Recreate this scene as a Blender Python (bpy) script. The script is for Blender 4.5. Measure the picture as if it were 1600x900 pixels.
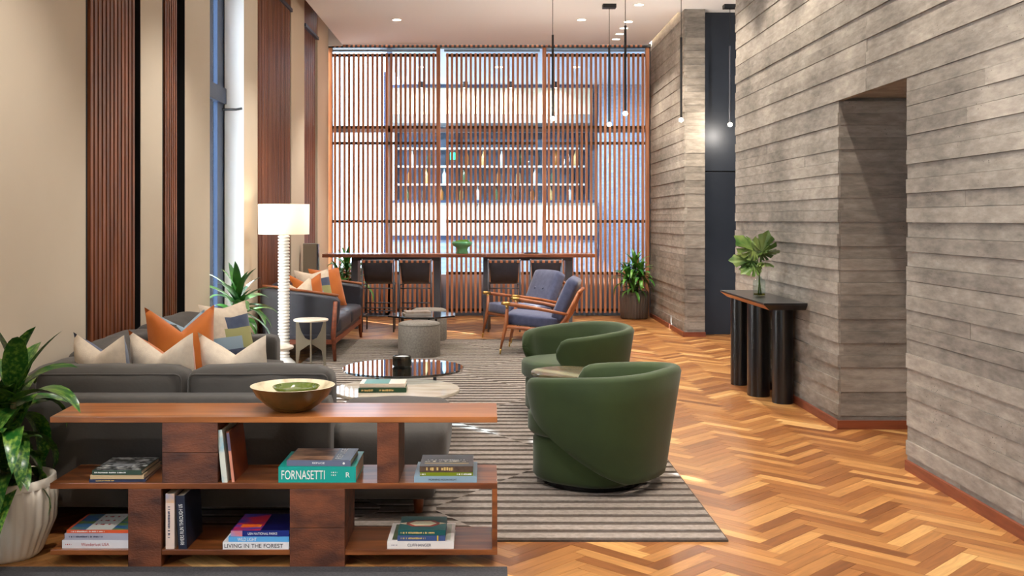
import bpy, bmesh, math, random
from mathutils import Vector, Matrix, noise as mnoise
R = math.radians
PI = math.pi
for o in list(bpy.data.objects): bpy.data.objects.remove(o)
scene = bpy.context.scene
C = scene.collection
random.seed(7)

# ------------------------------------------------------------------ camera
H, F = 1.54, 1600.0                      # eye height (m), focal length (px of a 1600 px frame)
VX, VY = 762.0, 343.0                    # vanishing point of the room's depth direction
cam_d = bpy.data.cameras.new('camera'); cam = bpy.data.objects.new('camera', cam_d); C.objects.link(cam)
cam.location = (0, 0, H); cam.rotation_euler = (PI/2, 0, 0)
cam_d.sensor_width = 36.0; cam_d.lens = 36.0*F/1600.0
cam_d.shift_x = (800-VX)/1600.0; cam_d.shift_y = (VY-450)/1600.0
cam_d.clip_start = 0.05; cam_d.clip_end = 200
scene.camera = cam
# ------------------------------------------------------------------ world, sun, exposure
vs = scene.view_settings
vs.view_transform = 'Standard'; vs.look = 'None'; vs.gamma = 1.0; vs.use_curve_mapping = False
vs.exposure = 0.62
world = bpy.data.worlds.new('sky'); scene.world = world; world.use_nodes = True
bg = world.node_tree.nodes['Background']
bg.inputs[0].default_value = (0.85, 0.925, 1.0, 1); bg.inputs[1].default_value = 5.0
sun_d = bpy.data.lights.new('sun', 'SUN'); sun = bpy.data.objects.new('sun', sun_d); C.objects.link(sun)
sun_d.energy = 30.0; sun_d.angle = R(0.6); sun_d.color = (1.0, 0.95, 0.87)
sun_dir = Vector((1.0, -1.05, -.956)).normalized()
sun.rotation_euler = sun_dir.to_track_quat('-Z', 'Y').to_euler()
DOWN_W, WASH_W, PEND_W = 155.0, 120.0, 17.0          # watts of ceiling downlights, wall washers, pendants

# ------------------------------------------------------------------ materials
def lin(c):
    return tuple(((v/255)/12.92 if v/255 <= 0.04045 else ((v/255+0.055)/1.055)**2.4) for v in c[:3]) + (1,)
_m = {}
def mat(name, c1, c2=None, scale=6, stretch=(1, 1, 1), rough=.5, metal=0, bump=0, bscale=None, rand=0,
        detail=5, coord='Object', spec=.5, sheen=0, coat=0, lo=.35, hi=.65, emit=0, trans=0, translucent=0, see=0):
    if name in _m: return _m[name]
    m = bpy.data.materials.new(name); m.use_nodes = True; _m[name] = m
    nt = m.node_tree; N = nt.nodes; L = nt.links; b = N['Principled BSDF']
    b.inputs['Roughness'].default_value = rough; b.inputs['Metallic'].default_value = metal
    b.inputs['Specular IOR Level'].default_value = spec
    b.inputs['Sheen Weight'].default_value = sheen; b.inputs['Coat Weight'].default_value = coat
    b.inputs['Coat Roughness'].default_value = .12
    b.inputs['Transmission Weight'].default_value = trans
    tc = N.new('ShaderNodeTexCoord'); mp = N.new('ShaderNodeMapping'); mp.inputs['Scale'].default_value = stretch
    L.new(tc.outputs[coord], mp.inputs[0])
    oi = N.new('ShaderNodeObjectInfo')
    ad = N.new('ShaderNodeVectorMath'); ad.operation = 'MULTIPLY_ADD'
    L.new(oi.outputs['Random'], ad.inputs[0]); ad.inputs[1].default_value = (31, 17, 23); L.new(mp.outputs[0], ad.inputs[2])
    nz = N.new('ShaderNodeTexNoise'); nz.inputs['Scale'].default_value = scale; nz.inputs['Detail'].default_value = detail
    L.new(ad.outputs[0], nz.inputs['Vector'])
    col = lin(c1)
    out = None
    if c2 is not None:
        rp = N.new('ShaderNodeValToRGB'); rp.color_ramp.elements[0].position = lo; rp.color_ramp.elements[1].position = hi
        rp.color_ramp.elements[0].color = lin(c1); rp.color_ramp.elements[1].color = lin(c2)
        L.new(nz.outputs['Fac'], rp.inputs[0]); out = rp.outputs[0]
    if rand:
        hs = N.new('ShaderNodeHueSaturation')
        ma = N.new('ShaderNodeMapRange'); ma.inputs['To Min'].default_value = 1-rand; ma.inputs['To Max'].default_value = 1+rand
        L.new(oi.outputs['Random'], ma.inputs[0]); L.new(ma.outputs[0], hs.inputs['Value'])
        if out: L.new(out, hs.inputs['Color'])
        else: hs.inputs['Color'].default_value = col
        out = hs.outputs[0]
    if out: L.new(out, b.inputs['Base Color'])
    else: b.inputs['Base Color'].default_value = col
    if bump:
        n2 = N.new('ShaderNodeTexNoise'); n2.inputs['Scale'].default_value = bscale or scale*4; n2.inputs['Detail'].default_value = 4
        L.new(ad.outputs[0], n2.inputs['Vector'])
        bp = N.new('ShaderNodeBump'); bp.inputs['Strength'].default_value = bump; bp.inputs['Distance'].default_value = .01
        L.new(n2.outputs['Fac'], bp.inputs['Height']); L.new(bp.outputs[0], b.inputs['Normal'])
    if emit:
        b.inputs['Emission Color'].default_value = col; b.inputs['Emission Strength'].default_value = emit
    if translucent:
        tl = N.new('ShaderNodeBsdfTranslucent'); tl.inputs[0].default_value = col
        mx = N.new('ShaderNodeMixShader'); mx.inputs[0].default_value = translucent
        L.new(b.outputs[0], mx.inputs[1]); L.new(tl.outputs[0], mx.inputs[2])
        fin = mx.outputs[0]
        if see:
            tp = N.new('ShaderNodeBsdfTransparent'); m2 = N.new('ShaderNodeMixShader'); m2.inputs[0].default_value = see
            L.new(fin, m2.inputs[1]); L.new(tp.outputs[0], m2.inputs[2]); fin = m2.outputs[0]
        L.new(fin, N['Material Output'].inputs[0])
    return m
def glass_mat(name, tint=(235, 245, 242), refl=1.0):
    if name in _m: return _m[name]
    m = bpy.data.materials.new(name); m.use_nodes = True; _m[name] = m
    nt = m.node_tree; N = nt.nodes; L = nt.links; N.remove(N['Principled BSDF'])
    t = N.new('ShaderNodeBsdfTransparent'); t.inputs[0].default_value = lin(tint)
    g = N.new('ShaderNodeBsdfGlossy'); g.inputs['Roughness'].default_value = .02
    fr = N.new('ShaderNodeFresnel'); fr.inputs[0].default_value = 1.5
    gm = N.new('ShaderNodeNewGeometry'); io = N.new('ShaderNodeMath'); io.operation = 'MULTIPLY_ADD'      # thin sheet: same Fresnel from both sides
    L.new(gm.outputs['Backfacing'], io.inputs[0]); io.inputs[1].default_value = 1/1.5-1.5; io.inputs[2].default_value = 1.5; L.new(io.outputs[0], fr.inputs[0])
    mu = N.new('ShaderNodeMath'); mu.operation = 'MULTIPLY'; mu.inputs[1].default_value = refl; mu.use_clamp = True
    mx = N.new('ShaderNodeMixShader')
    L.new(fr.outputs[0], mu.inputs[0]); L.new(mu.outputs[0], mx.inputs[0]); L.new(t.outputs[0], mx.inputs[1]); L.new(g.outputs[0], mx.inputs[2])
    L.new(mx.outputs[0], N['Material Output'].inputs[0])
    return m
def plank_mat():
    m = bpy.data.materials.new('herringbone_wood'); m.use_nodes = True
    nt = m.node_tree; N = nt.nodes; L = nt.links; b = N['Principled BSDF']
    oi = N.new('ShaderNodeObjectInfo'); at = N.new('ShaderNodeAttribute'); at.attribute_name = 'tone'
    s = N.new('ShaderNodeMath'); s.operation = 'ADD'; L.new(oi.outputs['Random'], s.inputs[0]); L.new(at.outputs['Fac'], s.inputs[1])
    fr = N.new('ShaderNodeMath'); fr.operation = 'FRACT'; L.new(s.outputs[0], fr.inputs[0])
    uv = N.new('ShaderNodeUVMap'); mp = N.new('ShaderNodeMapping'); mp.inputs['Scale'].default_value = (2.2, 22, 1)
    L.new(uv.outputs[0], mp.inputs[0])
    ad = N.new('ShaderNodeVectorMath'); ad.operation = 'MULTIPLY_ADD'; L.new(fr.outputs[0], ad.inputs[0]); ad.inputs[1].default_value = (91, 47, 63)
    L.new(mp.outputs[0], ad.inputs[2])
    nz = N.new('ShaderNodeTexNoise'); nz.inputs['Scale'].default_value = 1.6; nz.inputs['Detail'].default_value = 6; nz.inputs['Distortion'].default_value = 1.2
    L.new(ad.outputs[0], nz.inputs['Vector'])
    rp = N.new('ShaderNodeValToRGB'); cr = rp.color_ramp
    cols = [(0, (122, 74, 39)), (.15, (142, 90, 48)), (.38, (157, 104, 57)), (.6, (168, 116, 65)), (.8, (180, 128, 74)), (.93, (198, 149, 90)), (1, (214, 170, 110))]
    cr.elements[0].color = lin(cols[0][1]); cr.elements[1].color = lin(cols[-1][1])
    for p, c in cols[1:-1]:
        e = cr.elements.new(p); e.color = lin(c)
    L.new(fr.outputs[0], rp.inputs[0])
    g = N.new('ShaderNodeMapRange'); g.inputs['From Min'].default_value = .3; g.inputs['From Max'].default_value = .7
    g.inputs['To Min'].default_value = .72; g.inputs['To Max'].default_value = 1.14; L.new(nz.outputs['Fac'], g.inputs[0])
    hs = N.new('ShaderNodeHueSaturation'); L.new(rp.outputs[0], hs.inputs['Color']); L.new(g.outputs[0], hs.inputs['Value'])
    L.new(hs.outputs[0], b.inputs['Base Color']); b.inputs['Roughness'].default_value = .34
    b.inputs['Specular IOR Level'].default_value = .4
    return m
def concrete_mat():
    m = bpy.data.materials.new('board_formed_concrete'); m.use_nodes = True
    nt = m.node_tree; N = nt.nodes; L = nt.links; b = N['Principled BSDF']
    ge = N.new('ShaderNodeNewGeometry'); oi = N.new('ShaderNodeObjectInfo')
    ad = N.new('ShaderNodeVectorMath'); ad.operation = 'MULTIPLY_ADD'; L.new(oi.outputs['Random'], ad.inputs[0]); ad.inputs[1].default_value = (3, 9, 5); L.new(ge.outputs['Position'], ad.inputs[2])
    mp = N.new('ShaderNodeMapping'); mp.inputs['Scale'].default_value = (3, 3, 11); L.new(ad.outputs[0], mp.inputs[0])
    nz = N.new('ShaderNodeTexNoise'); nz.inputs['Scale'].default_value = 2.2; nz.inputs['Detail'].default_value = 8; nz.inputs['Roughness'].default_value = .65; L.new(mp.outputs[0], nz.inputs['Vector'])
    n2 = N.new('ShaderNodeTexNoise'); n2.inputs['Scale'].default_value = 1.3; n2.inputs['Detail'].default_value = 6; L.new(ge.outputs['Position'], n2.inputs['Vector'])
    sm = N.new('ShaderNodeMath'); sm.operation = 'ADD'; L.new(nz.outputs['Fac'], sm.inputs[0]); L.new(n2.outputs['Fac'], sm.inputs[1])
    r0 = N.new('ShaderNodeMath'); r0.operation = 'MULTIPLY_ADD'; L.new(oi.outputs['Random'], r0.inputs[0]); r0.inputs[1].default_value = .22; L.new(sm.outputs[0], r0.inputs[2])
    rp = N.new('ShaderNodeValToRGB'); cr = rp.color_ramp; cr.elements[0].position = .78; cr.elements[1].position = 1.0
    hl = N.new('ShaderNodeMapRange'); hl.inputs['From Min'].default_value = .75; hl.inputs['From Max'].default_value = 1.5; L.new(r0.outputs[0], hl.inputs[0])
    cr.elements[0].position = 0; cr.elements[1].position = 1; cr.elements[0].color = lin((104, 99, 93)); cr.elements[1].color = lin((178, 170, 160))
    e = cr.elements.new(.5); e.color = lin((143, 136, 128))
    L.new(hl.outputs[0], rp.inputs[0])
    # small dark air holes
    vo = N.new('ShaderNodeTexVoronoi'); vo.inputs['Scale'].default_value = 38; L.new(ge.outputs['Position'], vo.inputs['Vector'])
    n3 = N.new('ShaderNodeTexNoise'); n3.inputs['Scale'].default_value = 4; L.new(ge.outputs['Position'], n3.inputs['Vector'])
    th = N.new('ShaderNodeMath'); th.operation = 'MULTIPLY_ADD'; L.new(n3.outputs['Fac'], th.inputs[0]); th.inputs[1].default_value = .55; th.inputs[2].default_value = -.24
    lt = N.new('ShaderNodeMath'); lt.operation = 'LESS_THAN'; L.new(vo.outputs['Distance'], lt.inputs[0]); L.new(th.outputs[0], lt.inputs[1])
    mx = N.new('ShaderNodeMix'); mx.data_type = 'RGBA'; L.new(lt.outputs[0], mx.inputs[0]); L.new(rp.outputs[0], mx.inputs[6]); mx.inputs[7].default_value = lin((92, 86, 80))
    L.new(mx.outputs[2], b.inputs['Base Color']); b.inputs['Roughness'].default_value = .85; b.inputs['Specular IOR Level'].default_value = .25
    bp = N.new('ShaderNodeBump'); bp.inputs['Strength'].default_value = .5; bp.inputs['Distance'].default_value = .006
    sb = N.new('ShaderNodeMath'); sb.operation = 'SUBTRACT'; L.new(nz.outputs['Fac'], sb.inputs[0]); L.new(lt.outputs[0], sb.inputs[1])
    L.new(sb.outputs[0], bp.inputs['Height']); L.new(bp.outputs[0], b.inputs['Normal'])
    return m
PLANK = plank_mat(); CONC = concrete_mat()
BEIGE = mat('beige_plaster', (220, 208, 188), (212, 199, 178), scale=.6, rough=.9, spec=.2)
WHITE_CEIL = mat('ceiling_paint', (240, 240, 243), rough=.95, spec=.1)
WALNUT = mat('dark_walnut_slat', (96, 50, 27), (150, 88, 54), scale=3, stretch=(8, 8, .5), rough=.45, rand=.18)
SCREENW = mat('screen_slat_wood', (166, 104, 72), (200, 140, 104), scale=3, stretch=(8, 8, .5), rough=.5, rand=.14)
BLACKM = mat('black_metal', (22, 22, 25), rough=.45, metal=0)
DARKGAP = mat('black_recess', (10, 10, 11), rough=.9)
STEEL = mat('blackened_steel', (38, 42, 50), (50, 54, 62), scale=1.2, rough=.42, metal=.55)
FRAMEBLUE = mat('blue_grey_frame', (58, 72, 98), rough=.4, metal=.2)
REDBASE = mat('reddish_baseboard', (116, 58, 36), (140, 74, 46), scale=4, stretch=(1, 1, 8), rough=.45)
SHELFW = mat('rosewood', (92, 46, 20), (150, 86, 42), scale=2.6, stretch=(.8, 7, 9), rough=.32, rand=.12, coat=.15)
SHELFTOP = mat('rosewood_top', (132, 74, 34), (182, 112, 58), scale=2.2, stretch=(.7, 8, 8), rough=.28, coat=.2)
BLOCKW = mat('rough_sawn_rosewood', (66, 32, 19), (122, 66, 37), scale=3, stretch=(2, 6, 4), rough=.5, bump=.25, bscale=40, rand=.15)
SOFAG = mat('grey_velvet', (62, 58, 54), (74, 70, 65), scale=3, rough=.85, sheen=.15, bump=.12, bscale=60)
CREAM = mat('cream_linen', (226, 211, 190), (216, 200, 180), scale=30, rough=.95, bump=.15, bscale=200)
ORANGE = mat('rust_orange_velvet', (186, 96, 18), (204, 112, 30), scale=4, rough=.8, sheen=.3)
NAVYF = mat('navy_blue_fabric', (66, 78, 104), (76, 88, 114), scale=20, rough=.9, sheen=.2)
LIGHTB = mat('light_blue_fabric', (148, 170, 186), rough=.9)
OLIVE = mat('olive_fabric', (165, 165, 112), rough=.9)
GREENV = mat('green_velvet', (40, 58, 20), (50, 70, 27), scale=3, rough=.75, sheen=.16, bump=.05, bscale=90)
CHARF = mat('charcoal_blue_upholstery', (70, 77, 108), (82, 89, 120), scale=20, rough=.9, sheen=.25, bump=.1, bscale=200)
TEAK = mat('teak_frame', (140, 78, 44), (172, 104, 62), scale=3, stretch=(3, 3, 3), rough=.4, coat=.1)
BRASS = mat('brass', (196, 160, 92), rough=.3, metal=1)
LEATHER = mat('dark_navy_leather', (46, 48, 58), (56, 58, 68), scale=8, rough=.38, bump=.08, bscale=120)
POUF = mat('grey_woven_fabric', (142, 136, 127), (122, 116, 108), scale=60, rough=.95, bump=.25, bscale=160)
WHITEC = mat('white_gloss_ceramic', (238, 236, 232), rough=.35)
SHADE = mat('white_linen_shade', (240, 230, 216), rough=.9, translucent=.5)
MARBLE_C = mat('cream_marble', (226, 216, 200), (192, 180, 160), scale=3, stretch=(1, 3, 1), rough=.06, lo=.4, hi=.7)
MARBLE_B = mat('brown_green_marble', (104, 94, 66), (66, 60, 40), scale=4, stretch=(1, 4, 1), rough=.15)
TRAV = mat('white_travertine', (232, 222, 206), (214, 202, 184), scale=6, rough=.4)
BRONZE = mat('silvery_bronze', (170, 164, 146), rough=.35, metal=.8)
BLACKG = mat('black_glass', (18, 22, 28), rough=.05, spec=.8, coat=.5)
GLASS = glass_mat('clear_glass'); GLASS_T = glass_mat('tinted_glass', (226, 234, 238), 2.2); PANE = glass_mat('window_glass', (232, 242, 250), .6)
SATINBLK = mat('satin_black_lacquer', (16, 17, 22), rough=.3, coat=.2)
COPPERW = mat('copper_edge', (176, 104, 58), rough=.35)
MAT_D = mat('charcoal_mat', (58, 56, 58), (72, 70, 72), scale=90, rough=1, bump=.4, bscale=300)
RUG_D = mat('rug_dark_wool', (88, 76, 68), (75, 64, 57), scale=40, rough=1, bump=.3, bscale=200)
RUG_L = mat('rug_light_wool', (150, 139, 131), (130, 120, 112), scale=40, rough=1, bump=.3, bscale=200, rand=.07)
LEAF = mat('glossy_leaf', (28, 84, 32), (74, 132, 52), scale=7, stretch=(1, 1, 1), rough=.35, rand=.25)
LEAFV = mat('striped_leaf', (26, 82, 26), (132, 164, 66), scale=9, stretch=(.3, 8, 8), rough=.28, rand=.25, lo=.45, hi=.75)
MONST = mat('monstera_leaf', (58, 96, 38), (134, 152, 84), scale=6, rough=.4, rand=.2)
SOIL = mat('soil', (62, 48, 36), (40, 30, 24), scale=30, rough=1)
POTW = mat('white_ribbed_pot', (222, 212, 196), rough=.7)
POTG = mat('dark_grey_ribbed_pot', (96, 88, 84), rough=.65)
PAGE = mat('book_pages', (226, 214, 190), (206, 192, 166), scale=4, stretch=(1, 1, 60), rough=.95)
EMIT = mat('lamp_lens', (255, 240, 214), emit=14)
TANLEA = mat('tan_leather_strap', (196, 128, 92), rough=.6)
BLKLEA = mat('black_leather', (52, 54, 64), (62, 64, 74), scale=10, rough=.45)
STOOLM = mat('dark_grey_steel', (104, 108, 118), rough=.4, metal=.6)
TRESTLE = mat('graphite_painted_wood', (92, 100, 114), rough=.55)
BARTOP = mat('bar_top_walnut', (118, 66, 44), (150, 92, 66), scale=2, stretch=(1, 6, 6), rough=.25)

# ------------------------------------------------------------------ mesh helpers
class MB:
    def __init__(s): s.v = []; s.f = []; s.mi = []
    def add(s, vs, fs, mi=0):
        b = len(s.v); s.v += [tuple(p) for p in vs]
        s.f += [tuple(b+i for i in f) for f in fs]; s.mi += [mi]*len(fs); return s
    def box(s, x0, x1, y0, y1, z0, z1, mi=0):
        return s.add([(x0, y0, z0), (x1, y0, z0), (x1, y1, z0), (x0, y1, z0), (x0, y0, z1), (x1, y0, z1), (x1, y1, z1), (x0, y1, z1)],
                     [(0, 3, 2, 1), (4, 5, 6, 7), (0, 1, 5, 4), (1, 2, 6, 5), (2, 3, 7, 6), (3, 0, 4, 7)], mi)
    def prism(s, poly, axis, a, b, mi=0):
        n = len(poly)
        def pt(p, t): return {'x': (t, p[0], p[1]), 'y': (p[0], t, p[1]), 'z': (p[0], p[1], t)}[axis]
        vs = [pt(p, a) for p in poly]+[pt(p, b) for p in poly]
        fs = [tuple(range(n))[::-1], tuple(range(n, 2*n))]+[(i, (i+1) % n, n+(i+1) % n, n+i) for i in range(n)]
        return s.add(vs, fs, mi)
    def lathe(s, prof, n=32, c=(0, 0, 0), ribs=0, rib=0, cap0=True, cap1=True, mi=0, ex=1, ey=1):
        vs = []; m = len(prof)
        for i in range(n):
            a = 2*PI*i/n
            k = 1
            for j, (r, z) in enumerate(prof):
                rr = r*(1+rib*(math.cos(a*ribs) if ribs else 0))
                vs.append((c[0]+rr*ex*math.cos(a), c[1]+rr*ey*math.sin(a), c[2]+z))
        fs = [(i*m+j, ((i+1) % n)*m+j, ((i+1) % n)*m+j+1, i*m+j+1) for i in range(n) for j in range(m-1)]
        if cap0: fs.append(tuple(i*m for i in range(n))[::-1])
        if cap1: fs.append(tuple(i*m+m-1 for i in range(n)))
        return s.add(vs, fs, mi)
    def tube(s, path, r, n=10, mi=0, closed=False):
        P = [Vector(p) for p in path]; k = len(P)
        rs = r if isinstance(r, (list, tuple)) else [r]*k
        vs = []; up = Vector((0, 0, 1))
        for i, p in enumerate(P):
            a = P[i-1] if (i > 0 or closed) else p; b = P[(i+1) % k] if (i < k-1 or closed) else p
            t = (b-a).normalized()
            u = t.cross(up if abs(t.z) < .95 else Vector((1, 0, 0))).normalized(); w = u.cross(t)
            for j in range(n):
                an = 2*PI*j/n; vs.append(p+(u*math.cos(an)+w*math.sin(an))*rs[i])
        kk = k if closed else k-1
        fs = [(i*n+j, i*n+(j+1) % n, ((i+1) % k)*n+(j+1) % n, ((i+1) % k)*n+j) for i in range(kk) for j in range(n)]
        if not closed: fs += [tuple(range(n))[::-1], tuple(range((k-1)*n, k*n))]
        return s.add(vs, fs, mi)
    def loft(s, rings, cap=True, mi=0):
        n = len(rings[0]); k = len(rings); vs = [p for r in rings for p in r]
        fs = [(i*n+j, i*n+(j+1) % n, (i+1)*n+(j+1) % n, (i+1)*n+j) for i in range(k-1) for j in range(n)]
        if cap: fs += [tuple(range(n))[::-1], tuple(range((k-1)*n, k*n))]
        return s.add(vs, fs, mi)
    def xf(s, M):
        s.v = [tuple(M @ Vector(p)) for p in s.v]; return s
    def mesh(s, name, mats, smooth=False):
        me = bpy.data.meshes.new(name); me.from_pydata(s.v, [], s.f)
        for m in (mats if isinstance(mats, (list, tuple)) else [mats]): me.materials.append(m)
        if any(s.mi): me.polygons.foreach_set('material_index', s.mi)
        bm = bmesh.new(); bm.from_mesh(me); bmesh.ops.recalc_face_normals(bm, faces=bm.faces); bm.to_mesh(me); bm.free()
        if smooth: me.shade_smooth()
        me.update(); return me
    def build(s, name, mats, parent=None, smooth=False, bevel=0, sharp=None, seg=2):
        me = s.mesh(name, mats, smooth)
        if smooth and sharp: me.set_sharp_from_angle(angle=R(sharp))
        return link(name, me, parent, bevel, seg)
def link(name, me, parent=None, bevel=0, seg=2):
    o = bpy.data.objects.new(name, me); C.objects.link(o)
    if parent: o.parent = parent
    if bevel:
        b = o.modifiers.new('bevel', 'BEVEL'); b.width = bevel; b.segments = seg; b.limit_method = 'ANGLE'; b.angle_limit = R(40)
    return o
def tag(o, label, cat, group=None):
    o['label'] = label; o['category'] = cat
    if group: o['group'] = group
    return o
def thing(name, label, cat, loc=(0, 0, 0), rz=0, group=None, rot=None):
    o = bpy.data.objects.new(name, None); C.objects.link(o); o.empty_display_size = .1
    o.location = loc; o.rotation_euler = rot if rot else (0, 0, rz)
    return tag(o, label, cat, group)
def struct(o): o['kind'] = 'structure'; return o
def copy_tree(o, parent=None, label=None):
    c = o.copy(); C.objects.link(c); c.parent = parent
    if label: c['label'] = label
    for ch in o.children: copy_tree(ch, c)
    return c
def face_rot(fx, fy): return math.atan2(fy, fx)-PI/2
def cush(w, d, h, rr=.24, puff=.0, cuts=9, wr=0, seed=0, c=(0, 0, 0)):
    bm = bmesh.new(); bmesh.ops.create_cube(bm, size=2)
    bmesh.ops.subdivide_edges(bm, edges=bm.edges[:], cuts=cuts, use_grid_fill=True)
    m = MB()
    sm = min(w, d, h)
    for v in bm.verts:
        a, b, e = v.co
        # round with a constant absolute radius: shrink each axis' distance from its face
        r = rr*sm
        p = [a*w/2, b*d/2, e*h/2]; half = (w/2, d/2, h/2)
        core = [max(-(half[i]-r), min(half[i]-r, p[i])) for i in range(3)]
        dv = Vector([p[i]-core[i] for i in range(3)])
        if dv.length > 1e-6: dv = dv.normalized()*r
        q = Vector(core)+dv
        q.z += puff*(1-a*a)*(1-b*b)*(1 if e > 0 else (-.3 if e < 0 else 0))*abs(e)
        q.y += puff*.6*(1-a*a)*(1-e*e)*b
        q.x += puff*.5*(1-b*b)*(1-e*e)*a
        if wr:
            q += Vector((0, 0, 1))*wr*mnoise.noise(Vector((q.x*6+seed*7.3, q.y*6, q.z*3)))
            q += Vector((0, 1, 0))*wr*mnoise.noise(Vector((q.x*5, q.y*3+seed*3.1, q.z*7+9)))
        v.co = q
    bm.verts.index_update()
    m.v = [(v.co.x+c[0], v.co.y+c[1], v.co.z+c[2]) for v in bm.verts]; m.f = [tuple(v.index for v in f.verts) for f in bm.faces]; m.mi = [0]*len(m.f)
    bm.free(); return m
def text(parent, s, x0, x1, h, y, zc, m, name='lettering', M=None):
    """flat lettering on a spine (local XZ plane facing -Y), fitted into [x0,x1] and cap height h"""
    cu = bpy.data.curves.new('t', 'FONT'); cu.body = s; cu.align_x = 'LEFT'
    o = bpy.data.objects.new('t', cu); C.objects.link(o)
    bpy.context.view_layer.update()
    me = bpy.data.meshes.new_from_object(o.evaluated_get(bpy.context.evaluated_depsgraph_get()))
    bpy.data.objects.remove(o); bpy.data.curves.remove(cu)
    xs = [v.co.x for v in me.vertices]; ys = [v.co.y for v in me.vertices]
    if not xs: return
    sx = (x1-x0)/(max(xs)-min(xs)); sy = h/(max(ys)-min(ys)); bx = min(xs); by = (min(ys)+max(ys))/2
    for v in me.vertices:
        p = Vector((x0+(v.co.x-bx)*sx, y, zc+(v.co.y-by)*sy)); v.co = (M @ p) if M else p
    me.materials.clear(); me.materials.append(m); me.name = name
    return link(name, me, cover_of(parent))

def cover_of(p):
    for c in p.children:
        if c.name.split('.')[0] == 'cover': return c
    return p
def marks(parent, x0, x1, h, zc, m, y=-.0012, M=None, seed=3):
    """a line of print too small to read: little dashes"""
    r = random.Random(seed); b = MB(); x = x0
    while x < x1:
        w = min(h*r.uniform(.35, .8), x1-x)
        if r.random() > .16: b.box(x, x+w*.75, y, y+.0003, zc-h*r.uniform(.35, .5), zc+h*r.uniform(.3, .5))
        x += w
    if M: b.xf(M)
    return b.build('spine_print', m, cover_of(parent))
# ------------------------------------------------------------------ floor
fl = struct(MB().box(-2.9, 3.9, -1.7, 24, -.06, -.008).build('floor', mat('floor_bed', (60, 38, 22), rough=.8)))
PW, PL = .076, .424
def plank_mesh():
    m = MB().box(0, PL-.0012, 0, PW-.0012, -.012, 0); me = m.mesh('plank', PLANK)
    uvl = me.uv_layers.new(name='UVMap')
    for lp in me.loops:
        co = me.vertices[lp.vertex_index].co; uvl.data[lp.index].uv = (co.x, co.y)
    return me
pm = plank_mesh(); c45 = math.cos(PI/4)
spots = []
for col in range(-40, 60):
    for k in range(-160, 260):
        for typ in (0, 1):
            if typ == 0: u, v, a = k*PW+col*PL, k*PW-col*PL, 0
            else: u, v, a = k*PW+col*PL+PL+PW, (k+1)*PW-PL-col*PL, PI/2
            # rotate the pattern by 45 deg so its zigzag rows run away from the camera
            X = (u-v)*c45+.15; Y = (u+v)*c45+6.0
            cx = X+((PL*c45) if a == 0 else (-PL*c45))*.5; cy = Y+PL*c45*.5
            if -2.75 < cx < 3.75 and 1.2 < cy < 16.55: spots.append((X, Y, a+PI/4, cx, cy))
def vis(cx, cy):
    px = VX+F*cx/cy; py = VY+F*H/cy
    if not (-20 < px < 1620 and py < 915) or cx > 2.6: return 0
    if cx < 1.14 and 4.92 < cy < 13.05: return 0
    if cx < .08 and cy < 4.95: return 0
    if px < 560 and cy > 13: return .1/cy**3
    return 1/cy**3
spots.sort(key=lambda s: -vis(s[3], s[4]))
sv = []; sf = []; tones = []; suv = []
for i, (X, Y, a, cx, cy) in enumerate(spots):
    if i < 300:
        o = link('plank', pm, fl); o.location = (X, Y, 0); o.rotation_euler = (0, 0, a)
    else:
        b = len(sv); ca, sa = math.cos(a), math.sin(a); l, w = PL-.0012, PW-.0012
        q = [(0, 0), (l, 0), (l, w), (0, w)]
        for z in (-.012, 0): sv += [(X+p*ca-r*sa, Y+p*sa+r*ca, z) for p, r in q]
        for f in ((4, 5, 6, 7), (0, 1, 5, 4), (1, 2, 6, 5), (2, 3, 7, 6), (3, 0, 4, 7)):
            sf.append(tuple(b+j for j in f)); tones.append(random.random() if f[0] == 4 else tones[-1]); suv += [q[j % 4] for j in f]
me = bpy.data.meshes.new('plank_field'); me.from_pydata(sv, [], sf); me.materials.append(PLANK)
at = me.attributes.new('tone', 'FLOAT', 'FACE'); at.data.foreach_set('value', tones)
uvl = me.uv_layers.new(name='UVMap'); uvl.data.foreach_set('uv', [c for p in suv for c in p])
pf = link('plank_field', me, fl); pf['kind'] = 'stuff'

# ------------------------------------------------------------------ ceiling and added daylight covers above
ZC = 4.31; WX = 2.594; LX = -2.52; SY = 16.30
struct(MB().box(-2.30, 2.54, -1.7, 16.22, ZC, ZC+.2).box(2.54, 3.9, 10.7, 13.7, ZC, ZC+.2).build('ceiling', WHITE_CEIL))
struct(MB().box(2.3, 4.0, -1.7, 16.4, ZC+.5, ZC+.6).box(-3.0, -2.2, -1.7, 9.0, ZC+.45, ZC+.5).box(-3.0, -2.2, 9.0, 16.3, ZC+.45, ZC+.5).box(-3.0, -2.3, 16.2, 16.3, ZC-.02, ZC+.6).box(-2.25, -2.2, -1.7, 16.3, ZC+.2, ZC+.5).build('ceiling_light_block', WHITE_CEIL))  # covers added over the gaps to keep stray daylight out

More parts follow.
